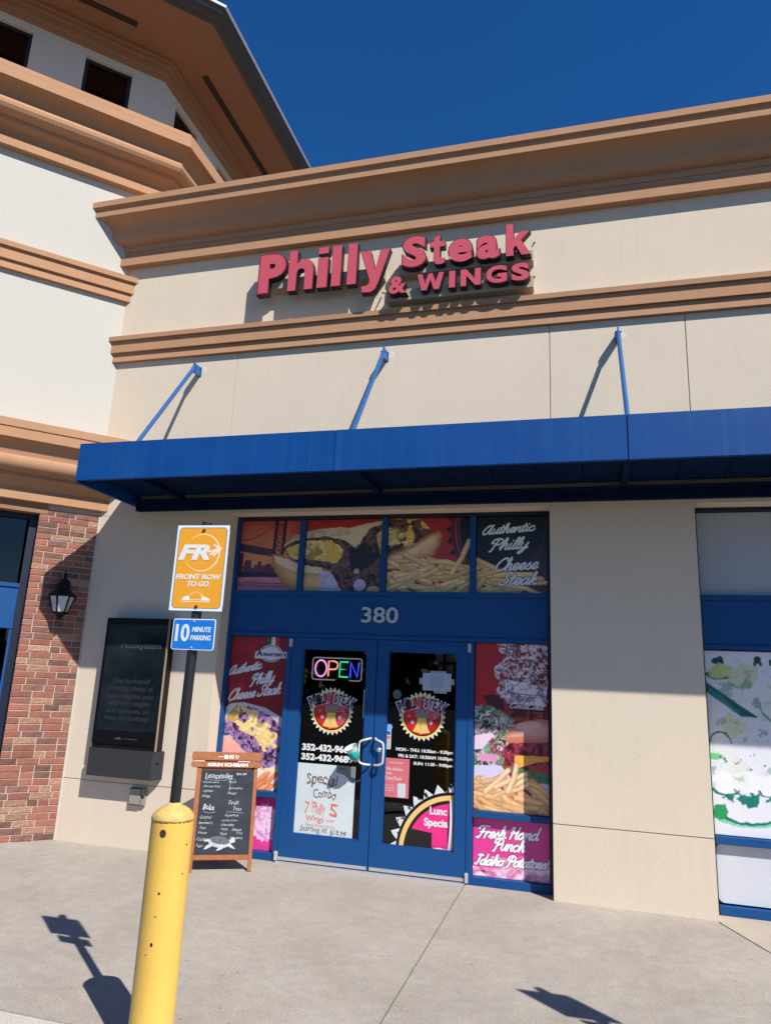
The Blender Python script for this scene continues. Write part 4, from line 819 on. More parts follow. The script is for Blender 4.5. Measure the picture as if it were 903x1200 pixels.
    if x0 > 0:
        q = lambda *P: [(rx(a), rz(b)) for a, b in P]
        RC = .66; CX, CZ = 1.36, 3.30; R1 = np.hypot(X-CX, Z-CZ)
        c.put(c.mask(R1-RC), (110, 30, 40)); 
        for k in range(34):
            a = 2*math.pi*k/34; cx_, cz_ = CX+RC*math.cos(a), CZ+RC*math.sin(a); t_ = (math.cos(a), math.sin(a)); n_ = (-t_[1], t_[0])
            c.poly([(cx_+n_[0]*.042, cz_+n_[1]*.042), (cx_+t_[0]*.055, cz_+t_[1]*.055), (cx_-n_[0]*.042, cz_-n_[1]*.042)], (40, 14, 20))
        c.put(c.mask(R1-RC+.02), (60, 20, 30)); c.put(c.mask(np.abs(R1-RC+.05)-.010), (150, 70, 82)); c.put(c.mask(np.abs(R1-RC+.085)-.004), (150, 70, 82)); c.put(c.mask(R1-RC+.10), (15, 13, 16))
        g2 = np.clip((3.15-Z)/.3, 0, 1)*np.clip((X-1.3)/.25, 0, 1); c.put(g2*.8, (96, 44, 74))
        if x0 > .95: c.put(c.mask(np.abs(np.hypot(X-1.15, Z-3.32)-.50)-.008)*.7, (72, 48, 56))
        bread(c, q((20, 255), (120, 215), (200, 175), (275, 125), (318, 112), (336, 140), (325, 190), (290, 245), (200, 270), (20, 300)), (236, 186, 130), .07)
        c.put(c.mask(c.sd_poly(q((50, 262), (180, 205), (290, 135), (300, 150), (200, 235), (60, 275))))*.6, (245, 214, 168))
        m1 = c.mask(c.sd_poly(q((20, 50), (215, 45), (268, 100), (262, 135), (170, 190), (60, 240), (20, 250)))+.04*(fbm(X, Z, 14, 12)-.5)); meat(c, m1, 24, 9); ch = spot_mask(c, m1, 11, .46, 33); cheese(c, ch, 5)
        rg = lambda rd: (rd.uniform(.0, 1.45), None)
        def reg(rd):
            x = rd.uniform(-.05, 1.5); top = 2.99-.10*max(0, x-.55)-.12*max(0, x-1.1); return (x, rd.uniform(2.60, max(2.66, top-.03)))
        c.fries(62, reg, (240, 196, 128), 4, .42, .024, -.25); c.fries(16, lambda rd: (rd.uniform(0, 1.3), rd.uniform(2.62, 2.86)), (246, 206, 142), 8, .36, .024, .5)
        c.fries(1, lambda rd: (rx(428), rz(250)), (240, 196, 128), 1, .36, .024, 1.35)
    if x0 > .95:
        for s_, a, b, z, xh, sl in (('Authentic', 1.032, 1.545, 3.238, .048, .075), ('Philly', 1.094, 1.485, 3.075, .058, .06), ('Cheese', 1.165, 1.575, 2.868, .064, .06), ('Steak', 1.195, 1.565, 2.728, .062, .03)):
            c.strokes(script(s_, a, b, z, xh, sl), .0078, (240, 240, 245), (20, 20, 30), .006)
    return c
TG = 'printed food graphics across the transom windows'
for (a, b), lb_ in zip(((-1.655, -.938), (-.878, -.020), (.040, .908), (.968, 1.665)), ('transom window print of a suspension bridge at sunset and the tip of a sub roll', 'transom window print of a cheesesteak sub with melted cheese', 'transom window print of french fries under a sandwich end', 'dark transom window print with the words Authentic Philly Cheese Steak')):
    transom(a, b).build('window_graphic', PYF, VC, label=lb_, cat='window print', group=TG, back=.0012)

# tall left poster
c = Canvas(-1.652, -.987, .630, 2.158, 190, (112, 22, 34)); X, Z = c.X, c.Z
c.C = np.array(L(150, 30, 40))*(.62+.5*np.clip((-.95-X)/.7, 0, 1)*np.clip((Z-1.4)/.6, 0, 1)+.16*(fbm(X, Z, 4, 3)))[..., None]
for P in ([(-1.655, 1.96), (-1.64, 2.05), (-1.55, 2.06), (-1.55, 1.98)], [(-1.50, 2.05), (-1.36, 2.10), (-1.36, 2.0), (-1.49, 1.99)], [(-1.66, 1.70), (-1.60, 1.88), (-1.52, 1.90), (-1.60, 1.72)], [(-1.62, 1.55), (-1.50, 1.72), (-1.40, 1.55)]): c.poly(P, (178, 28, 40), wob=.01)
for i, cl in enumerate(((20, 110, 70), (225, 225, 225), (200, 40, 50))): c.poly([(-1.235+i*.045, 2.16), (-1.192+i*.045, 2.16), (-1.192+i*.045, 2.03), (-1.235+i*.045, 2.03)], cl)
c.put(c.mask(c.sd_ell(-1.185, 1.985, .128, .088)), (225, 222, 225)); c.put(c.mask(c.sd_ell(-1.185, 1.985, .120, .080)), (25, 55, 55)); c.put(c.mask(c.sd_ell(-1.185, 1.985, .112, .072)), (218, 216, 220))
c.put(c.mask(c.sd_poly([(-1.365, 1.935), (-1.36, 1.99), (-1.31, 2.02), (-1.28, 2.01), (-1.0, 2.0), (-.995, 1.95), (-1.2, 1.94)])-.006), (225, 222, 225))
for s_, a, b, z, xh, sl in (('Authentic', -1.648, -1.285, 1.748, .046, .22), ('Philly', -1.395, -1.125, 1.650, .056, .19), ('Cheese Steak', -1.625, -1.045, 1.486, .056, .17)):
    c.strokes(script(s_, a, b, z, xh, sl), .0076, (235, 225, 228), (70, 12, 22), .005)
bt = c.mask(c.sd_poly([(-1.67, 1.40), (-1.60, 1.455), (-1.45, 1.475), (-1.2, 1.43), (-.98, 1.33), (-.98, .6), (-1.67, .6)])); c.put(bt, (205, 195, 205))
c.put(c.mask(c.sd_poly([(-1.67, 1.10), (-1.55, 1.12), (-1.40, .98), (-1.22, .86), (-1.1, .80), (-1.67, .70)])), np.array(L(250, 178, 160))*(.85+.25*fbm(X, Z, 30, 5))[..., None]*(1-.12*(np.sin(Z*190+X*60) > .55))[..., None])
m1 = c.mask(c.sd_poly([(-1.67, 1.28), (-1.55, 1.42), (-1.38, 1.45), (-1.15, 1.36), (-.98, 1.22), (-.98, .92), (-1.12, .83), (-1.25, .88), (-1.42, 1.02), (-1.58, 1.14), (-1.67, 1.13)])+.04*(fbm(X, Z, 14, 7)-.5)); meat(c, m1, 26, 15, pale=(196, 160, 205), dark=(42, 26, 58), mid=(150, 110, 160))
cheese(c, m1*c.mask(c.sd_poly([(-1.66, 1.30), (-1.50, 1.44), (-1.30, 1.40), (-1.05, 1.20), (-1.0, 1.05), (-1.18, 1.0), (-1.3, 1.15), (-1.5, 1.22)])+.06*(fbm(X, Z, 11, 17)-.5)), 3, (248, 205, 130)); 
cheese(c, m1*c.mask(c.sd_poly([(-1.67, 1.30), (-1.60, 1.44), (-1.42, 1.44), (-1.40, 1.33), (-1.6, 1.26)])+.03*(fbm(X, Z, 12, 18)-.5))*.8, 3, (180, 140, 60)); meat(c, m1*np.clip((fbm(X, Z, 9, 41)-.54)*14, 0, 1), 26, 19, pale=(196, 160, 205), dark=(42, 26, 58), mid=(150, 110, 160))
c.poly([(-1.30, .86), (-1.05, .78), (-.98, .76), (-.98, .60), (-1.67, .60), (-1.67, .75)], (250, 235, 225), wob=.01); c.poly([(-1.16, .84), (-1.04, .86), (-1.0, .78), (-1.10, .74)], (252, 226, 190), wob=.01)
c.fries(14, lambda rd: (rd.uniform(-1.25, -.98), rd.uniform(.60, .74)), (250, 160, 110), 5, .2, .02, .8, (215, 90, 60))
c.build('window_poster', PYF, VC, label='tall maroon window poster of a cheesesteak left of the doors', cat='poster', back=.0012)
am = thing('dummy', (0, 0, 0), None, None) if False else None
lp = [o for o in COL.objects if o.name == 'window_poster'][0]
obj('lettering', fit(text_mesh('A', .03, .0004), -1.352, -1.285, 1.952, 2.022, y=PYF-.001), BPRINT, lp); obj('lettering', fit(text_mesh("moroso's", .03, .0004), -1.28, -1.012, 1.955, 2.005, y=PYF-.001), BPRINT, lp)

# low left pink poster
c = Canvas(-1.652, -.987, .072, .570, 190, (226, 60, 150)); X, Z = c.X, c.Z
c.C = np.array(L(232, 66, 158))*(.8+.35*fbm(X, Z, 5, 6))[..., None]; d_, e_, i_ = voro(X, Z*.6, 14, 4)
mk = c.mask(c.sd_ell(-1.11, .33, .15, .17)+.008*np.sin(np.arctan2(Z-.33, X+1.11)*20)); c.put(mk, (245, 205, 235)); rr_ = np.hypot((X+1.11), Z-.33); c.put(mk*np.clip((fbm(X, Z, 34, 8)-.5)*9, 0, 1)*.7, (190, 120, 200)); c.put(c.mask(np.abs(rr_-.11)-.004), (200, 130, 205))
c.put(np.clip((.2-Z)*9, 0, 1)*np.clip((fbm(X, Z, 7, 9)-.4)*5, 0, 1), (250, 130, 195))
c.strokes(script('Fresh', -1.62, -1.24, .30, .07, .05), .009, (250, 240, 245))
c.build('window_poster', PYF, VC, label='low pink window poster behind the sandwich board', cat='poster', back=.0012)

# tall right poster
c = Canvas(.972, 1.660, .630, 2.158, 190, (172, 28, 36)); X, Z = c.X, c.Z
px_ = lambda zx: .972+(zx-60)/500*.70
pz_ = lambda zy: 2.158-(zy-45)/1110*1.528
Q = lambda *P: [(px_(a), pz_(b)) for a, b in P]
c.C = np.array(L(178, 32, 42))*(.65+.6*np.clip((1.45-X)/.5, 0, 1))[..., None]*(.9+.2*fbm(X, Z, 4, 2))[..., None]
c.poly(Q((110, 405), (160, 395), (250, 400), (262, 500), (200, 490), (150, 460)), (80, 18, 40), wob=.01)
sp = c.mask(c.sd_poly(Q((215, 45), (560, 45), (560, 340), (400, 400), (250, 400), (215, 380), (230, 300), (190, 200), (260, 120)))+.14*(fbm(X, Z, 9, 5)-.5)); n_ = fbm(X, Z, 24, 6)
spc = np.array(L(120, 60, 60))*(1-np.clip((n_-.35)*3.5, 0, 1))[..., None]+np.array(L(220, 195, 205))*np.clip((n_-.35)*3.5, 0, 1)[..., None]; rs_ = 1-np.abs(2*fbm(X+.02*fbm(X, Z, 20, 2), Z, 17, 66, 5)-1); c.put(sp*np.clip((fbm(X, Z, 30, 16)-.36)*9, 0, 1), spc); c.put(sp*np.clip((rs_-.84)*9, 0, 1), (236, 222, 230)); c.put(sp*np.clip((.45-fbm(X, Z, 22, 91))*9, 0, 1)*.8, (84, 36, 42))
c.poly(Q((265, 290), (548, 330), (525, 560), (290, 560)), (70, 28, 34)); gl_ = c.mask(c.sd_poly(Q((265, 290), (548, 330), (535, 460), (275, 450)))); c.put(gl_*.55, (196, 170, 185)); c.put(gl_*np.clip((fbm(X, Z, 14, 7)-.5)*10, 0, 1), (235, 225, 235)); 
c.strokes([smooth([(px_(270), pz_(285)), (px_(330), pz_(330)), (px_(420), pz_(275)), (px_(520), pz_(360))]), [(px_(275), pz_(380)), (px_(525), pz_(392))], [(px_(275), pz_(270)), (px_(290), pz_(385))]], .0032, (52, 36, 46))
for k_ in range(26):
    r_k = random.Random(k_+40); ax_, az_ = r_k.uniform(280, 540), r_k.uniform(280, 470); c.strokes([smooth([(px_(ax_), pz_(az_)), (px_(ax_+r_k.uniform(-30, 30)), pz_(az_+r_k.uniform(8, 26))), (px_(ax_+r_k.uniform(-40, 40)), pz_(az_+r_k.uniform(20, 50)))])], r_k.uniform(.0015, .004), r_k.choice([(40, 26, 34), (236, 226, 232), (120, 70, 80), (206, 190, 200)]))
c.put(c.mask(c.sd_poly(Q((285, 490), (520, 500), (510, 560), (295, 560))))*np.clip((fbm(X, Z, 12, 77)-.4)*6, 0, 1), (170, 70, 45))
for (a_, t_) in ((300, 'S'), ): pass
c.strokes(script('Coca Cola'.replace('Coca Cola', 'Cocatola').replace('t', 'C'), px_(300), px_(520), pz_(478), .026, -.02), .0038, (235, 215, 225))
sal = c.mask(c.sd_poly(Q((40, 480), (110, 470), (230, 490), (320, 560), (330, 620), (270, 760), (250, 880), (40, 880)))+.04*(fbm(X, Z, 9, 3)-.5)); d_, e_, i_ = voro(X+.03*fbm(X, Z, 12, 3), Z+.03*fbm(X, Z, 12, 8), 13, 6); n_ = fbm(X, Z, 34, 12)[..., None]; i_ = (vnoise(X*11+2*fbm(X, Z, 9, 3), Z*13+2*fbm(X, Z, 9, 7), 5)*1.5-.25+.35*(fbm(X, Z, 22, 8)-.5)).clip(0, .999); rdg = (1-np.abs(2*fbm(X, Z, 16, 9)-1))[..., None]; e_ = e_*0+1
pal = np.array([L(86, 130, 96), L(52, 88, 66), L(216, 226, 220), L(160, 70, 92), L(120, 160, 125), L(225, 190, 205), L(60, 70, 60)]); cc = pal[np.clip((i_*7).astype(int), 0, 6)]*(.35+1.0*n_)*(.55+.6*rdg); cc = np.where(rdg > .975, np.array(L(170, 195, 165)), cc); c.put(sal, np.clip(cc, 0, 1))
c.put(c.mask(c.sd_poly(Q((50, 680), (170, 650), (200, 665), (110, 760), (60, 770)))+.01*(fbm(X, Z, 20, 3)-.5)), (235, 205, 225)); c.put(c.mask(c.sd_ell(px_(150), pz_(815), .10, .035)), (225, 150, 190))
c.put(c.mask(c.sd_poly(Q((45, 870), (240, 860), (330, 960), (420, 930), (570, 940), (570, 1000), (45, 960)))), (212, 205, 232))
ml = c.mask(c.sd_poly(Q((240, 770), (330, 690), (570, 690), (570, 900), (330, 880), (280, 840)))+.02*(fbm(X, Z, 12, 2)-.5)); meat(c, ml, 12, 8, pale=(196, 90, 110), dark=(60, 16, 34), mid=(150, 44, 66))
c.poly(Q((330, 790), (570, 780), (570, 810), (470, 825), (350, 870), (330, 850)), (246, 178, 78), wob=.006); c.poly(Q((420, 850), (570, 830), (570, 890), (430, 885)), (186, 60, 60))
lf = c.mask(c.sd_poly(Q((230, 850), (340, 870), (570, 890), (570, 950), (470, 955), (400, 930), (300, 900)))+.035*(fbm(X, Z, 22, 14)-.5)); c.put(lf, np.array(L(90, 140, 96))*(.3+1.1*fbm(X, Z, 40, 3))[..., None])
bread(c, Q((255, 680), (300, 610), (400, 560), (480, 545), (620, 548), (620, 690), (400, 700), (285, 705)), (232, 176, 164), .09, .003, 3, (190, 120, 96)); c.put(c.mask(c.sd_poly(Q((265, 690), (390, 660), (380, 705), (285, 712))))*.8, (214, 120, 84)); c.put(c.mask(c.sd_ell(px_(420), pz_(590), .12, .035, .1))*.5, (245, 205, 205))
def fr(rd): x = rd.uniform(.95, 1.7); return (x, rd.uniform(.62, .86-(x-1)*.02))
c.fries(46, fr, (250, 196, 138), 14, .36, .024, -.45, (190, 110, 60)); c.fries(7, lambda rd: (rd.uniform(1.0, 1.4), rd.uniform(.84, .92)), (250, 205, 160), 3, .3, .02, .5, (190, 110, 60)); c.fries(1, lambda rd: (1.33, .93), (250, 205, 160), 1, .24, .022, 1.5)
c.build('window_poster', PYF, VC, label='tall red window poster of a splashing drink, burger and fries right of the doors', cat='poster', back=.0012)

# low right potato poster
c = Canvas(.972, 1.660, .072, .570, 200, (226, 70, 150)); X, Z = c.X, c.Z
c.C = np.array(L(226, 62, 150))*(.85+.2*fbm(X, Z, 4, 6))[..., None]
pt = c.mask(c.sd_poly([(.95, .16), (1.05, .15), (1.15, .25), (1.30, .235), (1.42, .285), (1.46, .27), (1.44, .22), (1.7, .25), (1.7, .05), (.95, .05)])+.03*(fbm(X, Z, 8, 5)-.5)); n_ = fbm(X+.5*Z, Z*2-.6*X, 11, 9); k = np.clip((n_-.35)*3.4, 0, 1)[..., None]; c.put(pt, np.array(L(214, 110, 160))*(1-k)+np.array(L(252, 222, 236))*k)
c.poly([(1.05, .12), (1.09, .125), (1.08, .10)], (160, 20, 60), wob=.01)
for s_, a, b, z, xh, sl in (('Fresh Hand', 1.005, 1.585, .395, .052, .045), ('Punch', 1.155, 1.44, .305, .052, .02), ('Idaho Potatoes!', .992, 1.668, .168, .045, .035)):
    c.strokes(script(s_, a, b, z, xh, sl), .0078, (250, 248, 252), (110, 20, 75), .006)
c.build('window_poster', PYF, VC, label='low pink window poster reading Fresh Hand Punch Idaho Potatoes', cat='poster', back=.0012)

# neighbour's poster, pale with green food outlines
c = Canvas(3.030, 4.818, .610, 2.150, 150, (222, 222, 230)); X, Z = c.X, c.Z
G1 = (16, 92, 84); c.put(np.clip((fbm(X, Z, 2.2, 3)-.55)*6, 0, 1)*.35, (214, 224, 180))
def blob(cx, cz, rx_, rz_, col, w_=.06, s_=9, sd=1, op=1.): c.put(c.mask(c.sd_ell(cx, cz, rx_, rz_)+w_*(fbm(X, Z, s_, sd)-.5)*2)*op, col)
def edge(cx, cz, rx_, rz_, col, a0, a1, w_=.02): 
    a = np.arctan2((Z-cz)/rz_, (X-cx)/rx_); e = np.abs(c.sd_ell(cx, cz, rx_, rz_)+.03*(fbm(X, Z, 10, 3)-.5)); c.put(c.mask(e-w_*fbm(X, Z, 12, 5))*((a > a0) & (a < a1)), col)
blob(3.15, 2.06, .05, .035, (20, 70, 70), .02, 30, 2); blob(3.17, 1.97, .11, .05, (196, 206, 130), .05, 14, 5); edge(3.14, 1.97, .11, .06, (40, 130, 60), -2.9, -.6, .02); blob(3.34, 1.93, .11, .11, (206, 208, 160), .09, 8, 7, .8)
c.poly([(3.03, 1.895), (3.05, 1.86), (3.44, 1.585), (3.30, 1.59), (3.03, 1.79)], G1, wob=.006); c.poly([(3.06, 1.83), (3.30, 1.62), (3.25, 1.62), (3.05, 1.79)], (40, 130, 120), wob=.006)
blob(3.43, 1.71, .04, .05, (120, 160, 140), .04, 30, 4, .8); edge(3.60, 1.75, .16, .2, (110, 165, 130), -2.8, -.5, .016)
blob(3.22, 1.50, .10, .12, (208, 212, 165), .08, 10, 8, .8); edge(3.12, 1.33, .09, .12, (90, 110, 90), .2, 2.9, .012); blob(3.08, 1.25, .05, .03, (110, 200, 130), .03, 12, 9)
m_ = c.mask(c.sd_ell(3.35, 1.18, .28, .14))*np.clip((fbm(X, Z, 26, 11)-.66)*16, 0, 1); c.put(m_, (40, 110, 100))
for i, cx in enumerate((3.14, 3.32, 3.50, 3.70, 3.92, 4.15, 4.40)): blob(cx, 1.02+.03*(i % 2), .12, .10, (232, 232, 240), .02, 8, i); edge(cx, 1.03, .12, .10, (20, 110, 110), -2.7, -.3, .02)
for cx, cz, r_ in ((3.16, .93, .06), (3.33, .90, .075), (3.33, .96, .03), (3.52, .92, .05), (3.75, .9, .07), (4.0, .94, .06), (4.3, .9, .08)): blob(cx, cz, r_, r_*.5, (18, 118, 108), .05, 22, int(cx*50))
edge(3.30, .80, .25, .09, (20, 110, 100), -2.9, -.2, .03); edge(3.30, .78, .26, .09, (120, 205, 160), -2.6, -.4, .02); blob(3.08, .80, .05, .05, (40, 150, 90), .05, 16, 33); edge(3.9, .80, .3, .09, (20, 110, 100), -2.9, -.2, .03)
blob(3.463, 2.085, .03, .026, (34, 60, 50), .003, 30, 4); c.poly([(3.425, 2.045), (3.50, 2.045), (3.492, 2.065), (3.435, 2.065)], (34, 60, 50)); blob(3.44, 2.037, .012, .012, (34, 60, 50), 0); blob(3.487, 2.037, .012, .012, (34, 60, 50), 0)
for zc, hh, off in ((1.45, .30, 0.), (1.12, .22, 3.1), (1.85, .28, 7.7)):
    iso = np.abs(fbm(X+off, Z*1.2, 5.5, 61, 5)-.5); mz = np.clip(1-np.abs(Z-zc)/hh, 0, 1); c.put(np.clip(1-iso/.006, 0, 1)*mz*.55, (60, 130, 120)); c.put(np.clip((fbm(X+off, Z, 13, 71)-.66)*20, 0, 1)*mz*.6, (40, 140, 115)); c.put(np.clip((fbm(X+off, Z, 6, 75)-.60)*10, 0, 1)*mz*.35, (200, 212, 150))
npo = c.build('window_poster', PYF, VC, label='pale poster with green fruit and bowl outlines in the right shop window', cat='poster', back=.0012)
obj('lettering', fit(text_mesh('MENU', .01, .0004), 3.555, 3.80, 2.03, 2.085, y=PYF-.001), mat('teal_print', (.012, .10, .09), .5), npo)
fv = mat('frosted_window_film', (.60, .62, .68), .5, var=.3, vscale=1.5)
tag(obj('frosted_film', MB().box(3.030, 4.817, PYF, PYF+.001, 2.648, 3.42), mat('grey_window_film', (.42, .44, .48), .4, var=.3, vscale=1.2), None), 'plain grey film across the upper right shop window under the awning', 'window film')
wfp = MB().prism(roundrect(3.034, 4.812, .085, .540, .045), PYF, PYF+.001); tag(obj('white_film', wfp, fv), 'plain white film in the lowest right shop window pane', 'window film')

# ================================================================= DOOR GRAPHICS AND NOTICES
DY = .2195                                                   # just in front of the door glass
def star(cx, cz, r): return [(cx+r*(1 if k % 2 == 0 else .42)*math.sin(math.pi*k/5), cz+r*(1 if k % 2 == 0 else .42)*math.cos(math.pi*k/5)) for k in range(10)]
def badge(cx, lab):
    cz = 1.437; c = Canvas(cx-.29, cx+.29, 1.19, 1.70, 420, (0, 0, 0)); c.A[:] = 0; X, Z = c.X, c.Z; r = np.hypot(X-cx, Z-cz); a = np.arctan2(Z-cz, X-cx)
    nT = 30; tt = np.abs(((a/(2*math.pi)*nT) % 1)-.5)*2; R = .203+.034*tt; m = c.mask(r-R); c.put(m, (225, 222, 205)); c.A = np.maximum(c.A, m)
    c.put(c.mask(r-.204), (232, 190, 92)); c.put(c.mask(r-.196), (250, 226, 130)); c.put(c.mask(r-.189), (225, 175, 80)); c.put(c.mask(r-.186), (18, 14, 14)); g = np.array(L(206, 34, 40))*(.75+.4*np.clip((cx+.1-X)/.3, 0, 1))[..., None]; c.put(c.mask(r-.174), g)
    sw = c.mask(r-.172)*np.clip((X-cx-.02)/.1, 0, 1)*(fbm(X-Z, Z, 6, 3) > .52); c.put(sw*.5, (220, 120, 140))
    for dx, dz, rr_ in ((-.094, -.060, .026), (.090, -.058, .026), (-.128, -.004, .022), (.125, -.004, .022)): c.put(c.mask(c.sd_poly(star(cx+dx, cz+dz, rr_))), (235, 230, 232) if dz < -.03 else (150, 140, 150))
    bell = [(cx-.042, cz+.0), (cx+.040, cz+.0), (cx+.046, cz-.06), (cx+.058, cz-.11), (cx+.082, cz-.150), (cx+.02, cz-.158), (cx-.03, cz-.155), (cx-.088, cz-.145), (cx-.064, cz-.10), (cx-.048, cz-.05)]
    c.poly(bell, (236, 196, 110)); c.strokes([[(cx-.004, cz-.14), (cx-.012, cz-.09), (cx-.002, cz-.05)]], .0022, (170, 120, 60)); c.poly([(cx-.075, cz-.0), (cx-.062, cz+.035), (cx+.06, cz+.035), (cx+.074, cz-.0), (cx+.05, cz-.018), (cx-.05, cz-.018)], (140, 128, 100)); c.poly([(cx-.02, cz-.155), (cx-.005, cz-.175), (cx+.012, cz-.155)], (240, 150, 130))
    # arched banner
    rad, bz = .52, cz-.36; rb2 = np.hypot(X-cx, Z-bz); ab_ = np.arctan2(X-cx, Z-bz); top = rad+.020+.015*np.abs(ab_)/.5; bot = rad-.062-.040*np.abs(ab_)/.5
    lim = .545-.0*ab_; m = c.mask(np.maximum(np.maximum(rb2-top, bot-rb2), (np.abs(ab_)-lim)*rad)); 
    obj_ = c; wht = (228, 226, 232); gold = c.mask(np.maximum(np.maximum(rb2-top-.006, bot-.006-rb2), (np.abs(ab_)-lim)*rad-.006))
    # text drawn below as geometry; a pale outline hugs the letters
    c.put(gold*0, wht)
    c.strokes([smooth([(cx-.06, cz+.052), (cx-.03, cz+.062), (cx, cz+.05), (cx+.03, cz+.064), (cx+.07, cz+.052)]), smooth([(cx-.07, cz+.04), (cx+.0, cz+.038), (cx+.07, cz+.04)])], .006, (120, 130, 150))
    B = c.build('logo_decal', DY, VC, cut=.5, back=.001, label=lab, cat='decal', group=None)
    out = MB(); ink = MB(); s_ = 'PHILLY STEAK'; wd = [1, 1.08, .5, .85, .85, 1.05, .6, 1, .95, .9, 1.2, 1.15]; tot = sum(wd); acc = 0
    for ch, w_ in zip(s_, wd):
        th = ((acc+w_/2)/tot-.5)*1.04; acc += w_
        if ch == ' ': continue
        hw = w_/tot*1.04*.505*.455; hgt = .092+.028*abs(th)/.52
        for (bo, gr, MBx, yy) in ((.065, .0065, out, -.0012), (.028, -.0032, ink, -.0020)):
            t_ = text_mesh(ch, bo, .0003); t_ = fit(t_, -hw-gr, hw+gr, -hgt/2-gr, hgt/2+gr, y=0); ca, sa = math.cos(-th), math.sin(-th); rr_ = .50-.012
            ox_, oz_ = cx+rr_*math.sin(th), bz+rr_*math.cos(th)
            MBx.add([(ox_+v[0]*ca-v[2]*sa, DY+yy+v[1], oz_+v[0]*sa+v[2]*ca) for v in t_.v], t_.f)
    obj('lettering_outline', out, mat('lavender_white_print', (.60, .60, .68), .5), B, fixn=False); obj('lettering', ink, mat('ink_navy_print', (.012, .012, .022), .45), B, fixn=False)
badge(-.470, 'round red bell badge with arched PHILLY STEAK lettering on the left door'); badge(.463, 'round red bell badge with arched PHILLY STEAK lettering on the right door')
def decal(nm_, lines, lab, m=WPRINT, bold=.035, y=DY):
    t = thing(nm_, (lines[0][1], y, lines[0][3]), lab, 'lettering')
    for s_, a, b, z0, z1 in lines: obj('text_line', fit(text_mesh(s_, bold, .0004), a, b, z0, z1, y=y), m, t, fixn=False)
decal('phone_numbers', [('352-432-9666', -.760, -.222, 1.043, 1.112), ('352-432-9689', -.762, -.218, .953, 1.020)], 'two white vinyl phone numbers on the left door glass', bold=.045)
decal('opening_hours', [('MON - THU: 10:30am - 9:30pm', .214, .776, 1.094, 1.134), ('FRI & SAT: 10:30AM 10:00pm', .240, .776, 1.036, 1.076), ('SUN: 11:30 - 9:00pm', .392, .774, .977, 1.014)], 'white vinyl opening hours on the right door glass', bold=.028)
# hand-lettered combo notice
DI = .2195
def sheet(nm_, x0, x1, z0, z1, m, lab, cat, y=DI, tilt=0., th=.001): 
    return tag(obj(nm_, MB().box(x0, x1, y-th, y, z0, z1), m, None), lab, cat)
PAP = mat('pale_blue_white_paper', (.60, .665, .68), .7, var=.3, vscale=2.5, spec=.2)
cn_ = sheet('paper_notice', -.790, -.186, .264, .924, PAP, 'large handwritten Special Combo notice in the left door', 'notice')
brn = mat('brown_marker_ink', (.16, .085, .06), .7, var=.5, vscale=30, col2=(.32, .22, .18)); orr = mat('orange_marker_ink', (.62, .13, .07), .7, var=.5, vscale=30, col2=(.7, .32, .24))
for s_, a, b, c0, d0, m_, bo in (('Special', -.690, -.365, .700, .835, brn, .012), ('Combo', -.610, -.372, .600, .700, brn, .012), ('7', -.690, -.640, .455, .572, orr, .012), ("'Philly", -.622, -.470, .425, .580, orr, .010), ('5', -.428, -.345, .448, .570, orr, .012), ('Wings', -.672, -.480, .370, .450, orr, .008), ('with', -.462, -.372, .395, .425, orr, 0), ('Meat Fries Drink', -.665, -.362, .338, .368, orr, 0), ('Starting at', -.725, -.440, .275, .345, brn, .004), ('$18.99', -.410, -.245, .272, .335, brn, .01)):
    obj('handwriting', fit(wobble(text_mesh(s_, bo, .0003, .08), .04, int(c0*1000)), a, b, c0, d0, Matrix.Translation((-.5, 0, .5)) @ Matrix.Rotation(.015, 4, 'Y') @ Matrix.Translation((.5, 0, -.5)), y=DI-.0014), m_, cn_, fixn=False)
gt = MB().prism([(-.385, .925), (-.38, .855), (-.34, .85), (-.29, .835), (-.245, .80), (-.205, .765), (-.188, .78), (-.188, .925)], DI-.0022, DI-.0012); obj('torn_tape', gt, mat('grey_duct_tape', (.20, .21, .22), .5, var=.4, vscale=14), cn_)
obj('tape_lettering', fit(text_mesh('All Day', .01, .0003), -.362, -.275, .885, .905, y=DI-.0024), BPRINT, cn_)
obj('edge_tape', MB().box(-.812, -.800, DI-.0005, DI, .27, .48), LGREY, cn_)
p_ = sheet('paper_notice', .458, .742, 1.683, 1.850, mat('grey_blue_paper', (.42, .47, .56), .7, var=.2), 'small typed paper notice taped high in the right door', 'notice')
tl = MB()
for k, z in enumerate((1.825, 1.805, 1.788, 1.771, 1.754, 1.737, 1.720)): 
    q = fit(text_mesh(['Dear valued', 'customers we are', 'short of staff', 'please be patient', 'with our team', 'thank you for', 'your support'][k], 0, .0002), .535, .665, z-.009, z+.002, y=DI-.0014); tl.add(q.v, q.f)
obj('typed_lines', tl, mat('faded_ink', (.15, .17, .22), .6), p_, fixn=False)
for a, b, c0, d0 in ((.53, .69, 1.850, 1.872), (.57, .70, 1.660, 1.683), (.425, .458, 1.74, 1.80), (.742, .774, 1.745, 1.80)): obj('tape', MB().box(a, b, DI-.0012, DI-.0002, c0, d0), mat('pale_teal_tape', (.25, .38, .42), .4), p_)
dd = sheet('delivery_sticker', .096, .354, .676, 1.032, mat('faded_red_sticker', (.62, .16, .18), .6, var=.3, vscale=6, col2=(.52, .11, .13)), 'faded red delivery sticker beside the right door handle', 'sticker')
pm_ = mat('pale_pink_print', (.80, .50, .50), .6)
